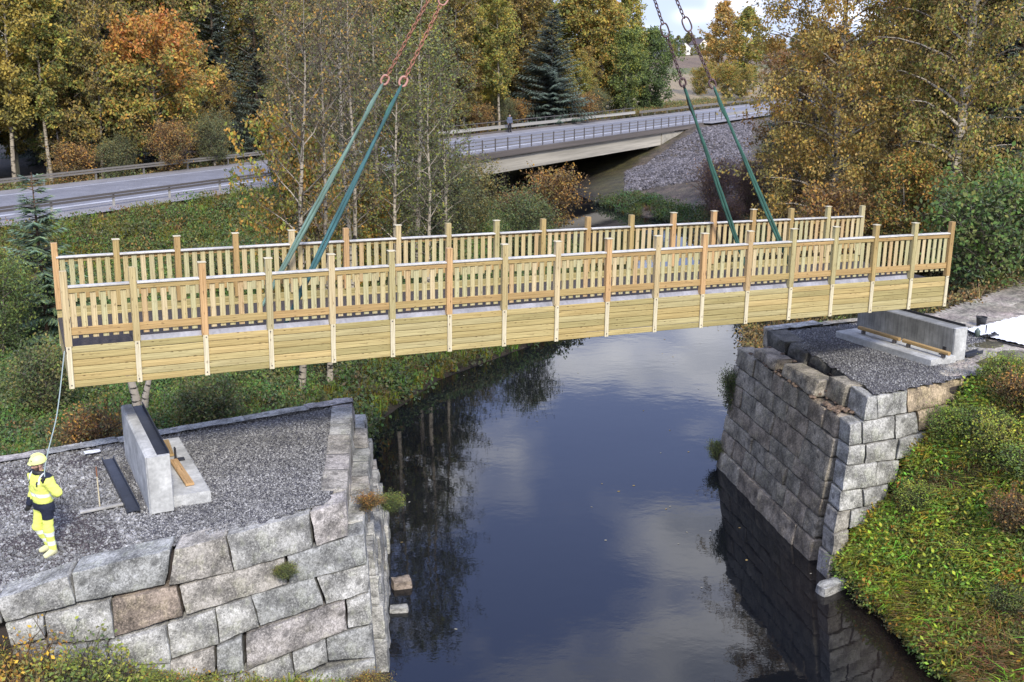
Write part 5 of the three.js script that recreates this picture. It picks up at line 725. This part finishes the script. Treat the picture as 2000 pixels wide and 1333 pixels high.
{ // ground cover
  const tuft = (seed, n, h, cols, bend) => { const r = rng(seed), b = new MB(); for (let i = 0; i < n; i++) { const a = r() * 6.28, l = h * (0.5 + 0.6 * r()), x = (r() - 0.5) * 0.16, z = (r() - 0.5) * 0.16, dx = Math.cos(a) * bend * l * (0.4 + r()), dz = Math.sin(a) * bend * l * (0.4 + r()), w = 0.004 + 0.004 * r(), nx = -Math.sin(a) * w, nz = Math.cos(a) * w, c = cols[Math.floor(r() * cols.length)].map((q) => q * (0.7 + 0.5 * r())); const p0 = b.v(x - nx, 0, z - nz, c), p1 = b.v(x + nx, 0, z + nz, c), p2 = b.v(x + dx * .45 + nx, l * .7, z + dz * .45 + nz, c), p3 = b.v(x + dx * .45 - nx, l * .7, z + dz * .45 - nz, c), p4 = b.v(x + dx, l * (0.85 - bend * 0.2), z + dz, c); b.q(p0, p1, p2, p3); b.t(p3, p2, p4); } return b.geo(true); };
  const herb = (seed, n, rad, h, sz, pals) => { const r = rng(seed), b = new MB(); for (let i = 0; i < n; i++) { const a = r() * 6.28, q = Math.sqrt(r()) * rad, y = h * (0.1 + 0.9 * r()) * (1 - 0.4 * q / rad); addLeaf(b, new THREE.Vector3(Math.cos(a) * q, y, Math.sin(a) * q), sz * (0.6 + 0.8 * r()), mixPal(pals, 1 - y / h * 0.9, r), r, -0.1); } return b.geo(true); };
  const grassG = tuft(1, 34, 0.55, [[0.24, 0.27, 0.035], [0.32, 0.31, 0.045], [0.17, 0.22, 0.03], [0.38, 0.31, 0.08]], 0.75), dryG = tuft(2, 24, 0.6, [[0.28, 0.20, 0.09], [0.20, 0.14, 0.06], [0.14, 0.12, 0.04]], 0.7);
  const herbG = herb(3, 130, 0.34, 0.42, 0.055, [PAL.green, PAL.lime, PAL.lime]), rustG = herb(4, 110, 0.32, 0.40, 0.05, [PAL.rust, PAL.gold, PAL.olive]), bigHerb = herb(5, 90, 0.6, 0.8, 0.13, [PAL.green, PAL.green, PAL.willow, PAL.olive]), bigRust = herb(6, 85, 0.6, 0.7, 0.12, [PAL.rust, PAL.olive, PAL.brown]);
  const r = rng(55), L = { grass: [], dry: [], herb: [], rust: [], bigHerb: [], bigRust: [] };
  const drop = (k, x, D, s, c) => L[k].push({ p: V(x, landY(x, D) - 0.03, D), s, r: [(r() - 0.5) * 0.3, r() * 6.28, (r() - 0.5) * 0.3], c: c ?? (() => { const v = 0.75 + 0.5 * r(); return [v, v, v]; })() });
  const free = (x, D) => { const y = landY(x, D); return y > WATER + 0.03 && !inside(x, D, leftTop) && !inside(x, D, rightTop) && !inside(x, D, sandy) && !(roadW(x, D) > -1.7 && roadW(x, D) < 12); };
  for (let n = 0; n < 15000; n++) { // right near bank
    const D = 18 + 13 * r(), x = bankR(D) + 7 * r(); if (!free(x, D) || landY(x, D) > 0.35) continue; if ((x - 8.82) * -0.5 + (D - 26.74) * 0.866 > -0.25) continue;
    const f = fbm(x * 0.45, D * 0.45, 3, 3), h = landY(x, D), q = r();
    if (f > 0.14) drop(q < 0.45 ? 'rust' : q < 0.65 ? 'dry' : q < 0.85 ? 'herb' : 'grass', x, D, 0.7 + 0.5 * r()); else if (f > -0.22) drop(q < 0.36 ? 'grass' : q < 0.94 ? 'herb' : 'rust', x, D, 0.8 + 0.95 * r() ** 1.5, [1.25, 1.3, 0.75].map((v) => v * (0.55 + 0.75 * r()))); else drop(q < 0.62 ? 'herb' : q < 0.8 ? 'grass' : 'dry', x, D, 0.8 + 0.9 * r());
  }
  for (let n = 0; n < 900; n++) { const D = 19.5 + 7.5 * r(), x = bankR(D) + 0.1 + 1.1 * r() ** 1.5; if (free(x, D) && (x - 8.82) * -0.5 + (D - 26.74) * 0.866 < -0.25) drop(D > 22.3 ? 'grass' : 'dry', x, D, 0.8 + 0.6 * r(), [1.15, 1.05, 0.6].map((v) => v * (0.6 + 0.6 * r()))); }
  for (let n = 0; n < 7000; n++) { const D = 11 + 11 * r(), x = -11 + 9 * r(), e = (x + 3.25) * 0.6227 + (D - 20.65) * -0.7826; if (e < 0.1 || !free(x, D)) continue; const q = r(); drop(q < 0.55 ? 'herb' : q < 0.75 ? 'grass' : 'rust', x, D, 0.6 + 0.5 * r()); }
  for (let n = 0; n < 40000; n++) { // left bank behind the abutment, up to the road
    const D = 26 + 66 * r(), x = -34 + 42 * r(); if (!free(x, D) || x > bankL(D) + 0.1 || Math.abs(x / D) > 0.55 || roadW(x, D) > -1.9) continue; const f = fbm(x * 0.16, D * 0.16, 3, 3), q = r(), sc = (D > 40 ? 1 : 0.8) * (roadW(x, D) > -5 ? 0.55 : 1), edge = bankL(D) - x < 2.2;
    if (roadW(x, D) > -7) { drop(q < 0.55 ? 'grass' : q < 0.72 ? 'dry' : q < 0.92 ? 'bigHerb' : 'bigRust', x, D, 0.8 + 0.5 * r(), [0.95, 1.0, 0.75].map((v) => v * (0.7 + 0.5 * r()))); continue; } if (edge) drop(q < 0.7 ? 'grass' : q < 0.85 ? 'bigHerb' : 'dry', x, D, 0.9 + 0.6 * r(), [0.62, 0.68, 0.5].map((v) => v * (0.6 + 0.6 * r()))); else if (f > 0.08) drop(q < 0.16 ? 'bigRust' : q < 0.45 ? 'dry' : 'bigHerb', x, D, sc * (0.6 + 0.6 * r()), [0.8, 0.95, 0.85].map((k) => k * (0.7 + 0.5 * r()))); else drop(q < 0.64 ? 'bigHerb' : q < 0.96 ? 'grass' : 'bigRust', x, D, sc * (0.6 + 0.6 * r()), [0.95, 1.1, 0.9].map((k) => k * (0.7 + 0.55 * r())));
  }
  for (let n = 0; n < 11000; n++) { // right bank behind
    const D = 34 + 75 * r(), x = bankR(D) + 26 * r(); if (!free(x, D) || x / D > 0.56 || (D > 84 && x / D < 0.205 && (roadW(x, D) > -26 || r() < 0.9))) continue; const q = r(), f = fbm(x * 0.16, D * 0.16, 3, 3); drop(f > 0 ? (q < 0.6 ? 'bigRust' : 'dry') : q < 0.5 ? 'bigHerb' : q < 0.7 ? 'grass' : 'bigRust', x, D, 0.6 + 0.7 * r());
  }
  for (let n = 0; n < 5000; n++) { const t = -45 + 190 * r(), w = 12.2 + 9 * r(), x = RO[0] + RE[0] * t + RN[0] * w, D = RO[1] + RE[1] * t + RN[1] * w, q = r(); drop(q < 0.5 ? 'bigRust' : q < 0.7 ? 'bigHerb' : 'dry', x, D, 0.7 + 0.8 * r()); }
  for (let n = 0; n < 700; n++) { const D = 84 + 13 * r(), x = bankR(D) + 3.2 * r() ** 1.6; if (fbm(x * 0.6, D * 0.4, 5, 2) > -0.12) drop(['grass', 'bigHerb', 'dry'][n % 3], x, D, 0.7 + 0.7 * r(), [0.5, 0.62, 0.45].map((k) => k * (0.6 + 0.7 * r()))); } instanced(numbered('grass'), grassG, M.blade, L.grass, scene, { label: 'yellow green grass on the river banks', category: 'grass' }); instanced(numbered('dry_grass'), dryG, M.blade, L.dry, scene, { label: 'dry brown grass and stalks on the banks', category: 'grass' });
  instanced(numbered('ground_cover'), herbG, M.leaf, L.herb, scene, { label: 'green herbs on the near banks', category: 'ground cover' }); instanced(numbered('ground_cover'), rustG, M.leaf, L.rust, scene, { label: 'rusty autumn herbs on the near banks', category: 'ground cover' });
  instanced(numbered('undergrowth'), bigHerb, M.leaf, L.bigHerb, scene, { label: 'green undergrowth on the far banks', category: 'undergrowth' }); instanced(numbered('undergrowth'), bigRust, M.leaf, L.bigRust, scene, { label: 'brown undergrowth on the far banks', category: 'undergrowth' });
}

// ---------------------------------------------------------------- people
const P3v = (a) => new THREE.Vector3(...a);
function fieldGeo(bones, c, half, res, k, colorAt, fold = 0) {   // bones: [a, b, ra, rb] tapered capsules joined by a smooth minimum
  const mc = new MarchingCubes(res, new THREE.MeshStandardMaterial(), false, false, 200000), f = mc.field, n = mc.size, B = bones.map(([a, b, ra, rb]) => { const d = b.map((v, i) => v - a[i]); return { a, d, l2: d[0] * d[0] + d[1] * d[1] + d[2] * d[2] || 1e-9, ra, rb }; });
  for (let z = 0; z < n; z++) for (let y = 0; y < n; y++) for (let x = 0; x < n; x++) {
    const px = c[0] + ((x - n / 2) / (n / 2)) * half, py = c[1] + ((y - n / 2) / (n / 2)) * half, pz = c[2] + ((z - n / 2) / (n / 2)) * half; let s = 0, m = 1e9;
    for (const o of B) { const qx = px - o.a[0], qy = py - o.a[1], qz = pz - o.a[2], t = clamp((qx * o.d[0] + qy * o.d[1] + qz * o.d[2]) / o.l2), dx = qx - o.d[0] * t, dy = qy - o.d[1] * t, dz = qz - o.d[2] * t, e = Math.sqrt(dx * dx + dy * dy + dz * dz) - lerp(o.ra, o.rb, t); m = Math.min(m, e); if (e < 8 * k) s += Math.exp(-e / k); }
    let e0 = s > 0 ? -k * Math.log(s) : m; if (fold && Math.abs(e0) < 0.06) e0 += fold * (perlin.noise(px * 9, py * 22, pz * 9) + 0.6 * perlin.noise(px * 26, py * 14 + px * 9, pz * 26)); f[z * n * n + y * n + x] = -e0;
  }
  mc.isolation = 0; mc.update();
  const cnt = mc.count, g = new THREE.BufferGeometry(), p = new Float32Array(cnt * 3), col = new Float32Array(cnt * 3), nn = new Float32Array(mc.normalArray.subarray(0, cnt * 3));
  for (let i = 0; i < cnt; i++) { const q = [0, 1, 2].map((k2) => c[k2] + mc.positionArray[i * 3 + k2] * half); p.set(q, i * 3); col.set(colorAt(...q), i * 3); }
  g.setAttribute('position', new THREE.BufferAttribute(p, 3)); g.setAttribute('normal', new THREE.BufferAttribute(nn, 3)); g.setAttribute('color', new THREE.BufferAttribute(col, 3)); g.setAttribute('uv', new THREE.BufferAttribute(new Float32Array(cnt * 2), 2)); return g;
}
function handBones(w, dir, palmN, side, curl) {   // wrist, finger direction, palm normal
  const d = P3v(dir).normalize(), n = P3v(palmN), s = new THREE.Vector3().crossVectors(d, n).normalize().multiplyScalar(side), nn = new THREE.Vector3().crossVectors(s, d).multiplyScalar(side).normalize(), at = (u, v, q) => new THREE.Vector3(...w).addScaledVector(d, u).addScaledVector(s, v).addScaledVector(nn, q).toArray(), B = [];
  for (const v of [-0.03, -0.01, 0.01, 0.03]) B.push([at(0, v * 0.7, 0), at(0.085, v, 0), 0.017, 0.014]);
  [[-0.03, 0.06], [-0.01, 0.075], [0.011, 0.08], [0.031, 0.072]].forEach(([v, l]) => { let u = 0.085, q = 0, a = 0; for (let k = 0; k < 3; k++) { const a2 = a + curl, L = l * [0.45, 0.32, 0.25][k], u2 = u + L * Math.cos(a2), q2 = q - L * Math.sin(a2); B.push([at(u, v, q), at(u2, v, q2), 0.0105 - k * 0.001, 0.0098 - k * 0.001]); u = u2; q = q2; a = a2; } });
  B.push([at(0.02, 0.03, 0), at(0.055, 0.055, -0.018), 0.013, 0.012], [at(0.055, 0.055, -0.018), at(0.085, 0.052, -0.035), 0.011, 0.010]); return B;
}
function person(label, pos, turn, o) {
  const t = thing('person', label, 'person', pos, turn), J = o.joints, skin = [0.50, 0.30, 0.22], sk = () => skin;
  const { hipL, kneeL, ankL, toeL, hipR, kneeR, ankR, toeR, shL, elL, wrL, shR, elR, wrR, head } = J;
  const legs = (e) => [[hipL, kneeL, 0.085 + e, 0.058 + e], [kneeL, ankL, 0.055 + e, 0.042 + e], [hipR, kneeR, 0.085 + e, 0.058 + e], [kneeR, ankR, 0.055 + e, 0.042 + e], [hipL, hipR, 0.10 + e, 0.10 + e], [[0, 0.98, -0.01], [0, 1.05, 0], 0.125 + e, 0.12 + e]];
  const torso = (e) => [[[-0.06, 1.02, 0], [-0.08, 1.34, 0.01], 0.105 + e, 0.12 + e], [[0.06, 1.02, 0], [0.08, 1.34, 0.01], 0.105 + e, 0.12 + e], [shL, shR, 0.075 + e, 0.075 + e], [[0, 1.40, 0], [0, 1.50, 0.01], 0.09 + e, 0.07 + e]];
  const arms = (e) => [[shL, elL, 0.056 + e, 0.044 + e], [elL, wrL, 0.042 + e, 0.032 + e], [shR, elR, 0.056 + e, 0.044 + e], [elR, wrR, 0.042 + e, 0.032 + e]];
  const res = o.res ?? 104, C = [0, 0.93, 0], Hf = 1.02;
  const hd = P3v(head), f = P3v(o.look).normalize(), rt = new THREE.Vector3(0, 1, 0).cross(f).normalize(), up = new THREE.Vector3().crossVectors(f, rt), hp = (a, b, c) => hd.clone().addScaledVector(rt, a).addScaledVector(up, b).addScaledVector(f, c).toArray();
  const hb = [[hp(0, 0.035, -0.015), hp(0, 0.045, -0.005), 0.088, 0.086], [hp(0, -0.02, 0.03), hp(0, -0.075, 0.05), 0.062, 0.042], [hp(0, 0.005, 0.085), hp(0, -0.022, 0.108), 0.012, 0.016], [hp(-0.082, 0, 0), hp(-0.084, -0.03, 0), 0.014, 0.011], [hp(0.082, 0, 0), hp(0.084, -0.03, 0), 0.014, 0.011], [hp(-0.035, 0.022, 0.07), hp(0.035, 0.022, 0.07), 0.016, 0.016], [hp(-0.02, -0.055, 0.082), hp(0.02, -0.055, 0.082), 0.009, 0.009], [hp(0, -0.05, 0), [0, 1.49, 0], 0.055, 0.06]];
  const body = mergeGeometries([fieldGeo([...legs(-0.012), ...torso(-0.015), ...arms(-0.01), [ankL, toeL, 0.04, 0.03], [ankR, toeR, 0.04, 0.03], [[0, 1.45, 0], hp(0, -0.04, 0), 0.06, 0.055]], C, Hf, res, 0.018, sk), fieldGeo(hb, head, 0.19, o.res ? 40 : 84, 0.012, (x, y, z) => { const q = new THREE.Vector3(x, y, z).sub(hd), b = q.dot(up), c = q.dot(f); return b < -0.035 && c > 0.02 && o.beard ? [0.10, 0.06, 0.045] : skin; })]);
  part('body', body, o.skinMat ?? (M.skin ??= std({ vertexColors: true, roughness: 0.6 })), t);
  const cloth = (M.cloth ??= std({ vertexColors: true, roughness: 0.9 })); cloth.name = 'cloth';
  for (const s of [-1, 1]) { const e = part('eye', new THREE.SphereGeometry(0.011, 10, 8), M.white, t); e.position.set(...hp(s * 0.031, 0.008, 0.083)); const i = part('iris', new THREE.SphereGeometry(0.0058, 8, 6), M.black, e); i.position.copy(f).multiplyScalar(0.0075); }
  part('jacket', fieldGeo([...torso(0.03), ...arms(0.028), [[0, 0.96, 0], [0, 1.05, 0], 0.135, 0.135]], C, Hf, res, 0.022, o.jacket, 0.012), cloth, t);
  part('trousers', fieldGeo(legs(0.022), C, Hf, res, 0.02, o.trousers, 0.011), cloth, t);
  for (const [a, b] of [[ankL, toeL], [ankR, toeR]]) part('boot', fieldGeo([[a, b, 0.056, 0.045], [[a[0], a[1] - 0.04, a[2] - 0.03], [b[0], b[1] - 0.005, b[2]], 0.045, 0.042], [[a[0], a[1] + 0.13, a[2]], a, 0.062, 0.058]], [(a[0] + b[0]) / 2, a[1], (a[2] + b[2]) / 2], 0.26, 44, 0.012, () => o.boot), cloth, t);
  for (const [w, e, cu, s, nrm] of [[wrL, elL, o.curlL ?? 0.5, 1, o.palmL ?? [-1, 0, 0.2]], [wrR, elR, o.curlR ?? 0.35, -1, o.palmR ?? [1, 0, 0.2]]]) { const d = P3v(w).sub(P3v(e)).normalize().toArray(), hbn = handBones(w, d, nrm, s, cu); part(o.glove ? 'glove' : 'hand', fieldGeo([[P3v(w).addScaledVector(P3v(d), -0.04).toArray(), w, 0.038, 0.03], ...hbn], P3v(w).addScaledVector(P3v(d), 0.08).toArray(), 0.15, o.res ? 40 : 72, 0.006, () => o.glove ?? skin), cloth, t); }
  if (o.helmet) {
    const prof = []; for (let i = 0; i <= 14; i++) { const a = i / 14 * Math.PI / 2; prof.push(new THREE.Vector2(Math.sin(a) * 0.128, Math.cos(a) * 0.125)); } prof.push(new THREE.Vector2(0.131, -0.02), new THREE.Vector2(0.124, -0.03), new THREE.Vector2(0.118, -0.01));
    const hg = new THREE.LatheGeometry(prof, 28); hg.scale(0.95, 1, 1.12); const h = part('helmet', hg, o.helmet, t); h.position.set(...hp(0, 0.055, -0.008)); h.quaternion.setFromRotationMatrix(new THREE.Matrix4().makeBasis(rt, up, f)); h.rotateX(-0.12);
    const pk = part('peak', new THREE.CylinderGeometry(0.12, 0.125, 0.012, 20, 1, false, -0.75, 1.5).translate(0, -0.012, 0.045), o.helmet, h); for (const s of [-1, 1]) part('vent', new THREE.SphereGeometry(0.017, 10, 8).scale(1, 1, 0.5).translate(s * 0.06, 0.05, 0.112), M.black, h);
    for (const s of [-1, 1]) part('rib', new THREE.TorusGeometry(0.128, 0.007, 6, 20, Math.PI * 0.8).rotateY(Math.PI / 2).rotateX(-0.3).scale(1, 1, 1.1).translate(s * 0.035, 0.004, 0), o.helmet, h);
    const strap = new THREE.CatmullRomCurve3([hp(-0.095, 0.03, 0.02), hp(-0.08, -0.06, 0.04), hp(0, -0.122, 0.065), hp(0.08, -0.06, 0.04), hp(0.095, 0.03, 0.02)].map(P3v)); part('chin_strap', new THREE.TubeGeometry(strap, 20, 0.007, 5), M.black, t);
    part('collar', new THREE.TorusGeometry(0.085, 0.036, 10, 24).rotateX(Math.PI / 2 - 0.15).scale(1.05, 1.25, 0.95).translate(0, 1.545, 0.015), o.collar, t);
  } else { const hg = new THREE.SphereGeometry(0.1, 20, 14, 0, Math.PI * 2, 0, Math.PI * 0.56); const h = part('hair', hg, o.hair, t); h.position.set(...hp(0, 0.045, -0.014)); h.quaternion.setFromRotationMatrix(new THREE.Matrix4().makeBasis(rt, up, f)); h.rotateX(-0.35); }
  return t;
}
const HI = [0.76, 0.82, 0.17], REF = [0.80, 0.82, 0.74], NAVY = [0.012, 0.016, 0.035];
const standing = { hipL: [0.1, 0.93, 0], kneeL: [0.115, 0.5, 0.03], ankL: [0.11, 0.1, -0.02], toeL: [0.13, 0.05, 0.14], hipR: [-0.1, 0.93, 0], kneeR: [-0.13, 0.52, 0.08], ankR: [-0.10, 0.11, -0.10], toeR: [-0.15, 0.05, 0.04], shL: [0.19, 1.45, 0], shR: [-0.19, 1.45, 0], elR: [-0.28, 1.17, -0.02], wrR: [-0.29, 0.93, 0.09], elL: [0.33, 1.22, -0.08], wrL: [0.255, 1.43, 0.06], head: [0, 1.70, 0.02] };
const WP = [-8.2, leftY(-8.2, 18.36) - 0.01, -18.36], WT = -0.62;
person('worker in yellow hi-vis suit and helmet holding a rope on the left abutment', WP, WT, {
  joints: standing, look: [-0.32, -0.22, 1], beard: true, helmet: std({ color: lin(0.78, 0.82, 0.32), roughness: 0.45 }), collar: M.black, glove: [0.02, 0.02, 0.022], boot: [0.62, 0.60, 0.34], curlL: 1.15, palmL: [-1, 0, 0.4],
  jacket: (x, y, z) => { if (y < 1.02) return NAVY; if (Math.abs(x) < 0.24 && y > 1.13 && y < 1.20) return REF; if (Math.abs(x) >= 0.24 && y > 1.02 && y < 1.06) return NAVY; if (Math.abs(x) > 0.12 && Math.abs(x) < 0.17 && y > 1.40 && z > 0.0) return REF; if (Math.abs(x) > 0.09 && Math.abs(x) < 0.125 && y > 1.34 && y < 1.43 && z > 0.06) return NAVY; if (y > 1.505 && Math.abs(x) > 0.1) return NAVY; return HI; },
  trousers: (x, y, z) => { if (y > 0.86 || (y > 0.70 && x > 0.02)) return NAVY; if ((y > 0.22 && y < 0.29) || (y > 0.40 && y < 0.47)) return REF; if (z < -0.04 && y < 0.6 && x < 0) return NAVY; return HI; },
});
{ const q = P3v([0.255, 1.53, 0.075]).applyAxisAngle(new THREE.Vector3(0, 1, 0), WT).add(P3v(WP)), a = bridgePoint(-0.03, 0.75, 0.02), mid = a.clone().lerp(q, 0.5).add(new THREE.Vector3(0.03, -0.05, 0)), lower = q.clone().add(new THREE.Vector3(0.05, -0.45, -0.12)); single('tag_line', new THREE.TubeGeometry(new THREE.CatmullRomCurve3([a, mid, q, lower]), 60, 0.011, 6), M.rope, 'thin grey green rope from the footbridge corner down to the worker', 'rope'); }
{ const p = roadP(67.0, 10.9, ROADY); const j = { ...standing, elL: [0.27, 1.18, -0.03], wrL: [0.24, 0.95, 0.08], kneeR: [-0.11, 0.5, 0.02], ankR: [-0.11, 0.1, -0.02], toeR: [-0.13, 0.05, 0.14], elR: [-0.27, 1.18, -0.03], wrR: [-0.24, 0.95, 0.1] };
  person('person in grey jacket and dark trousers standing by the far railing of the road bridge', p.toArray(), 0.5, { res: 64, joints: j, look: [0, -0.1, 1], hair: std({ color: lin(0.12, 0.10, 0.09) }), boot: [0.02, 0.02, 0.02], jacket: () => [0.09, 0.105, 0.15], trousers: () => [0.015, 0.016, 0.022] }); }

scene.traverse((o) => { if (o.isMesh) { o.castShadow = true; o.receiveShadow = true; } });
renderer.render(scene, camera);
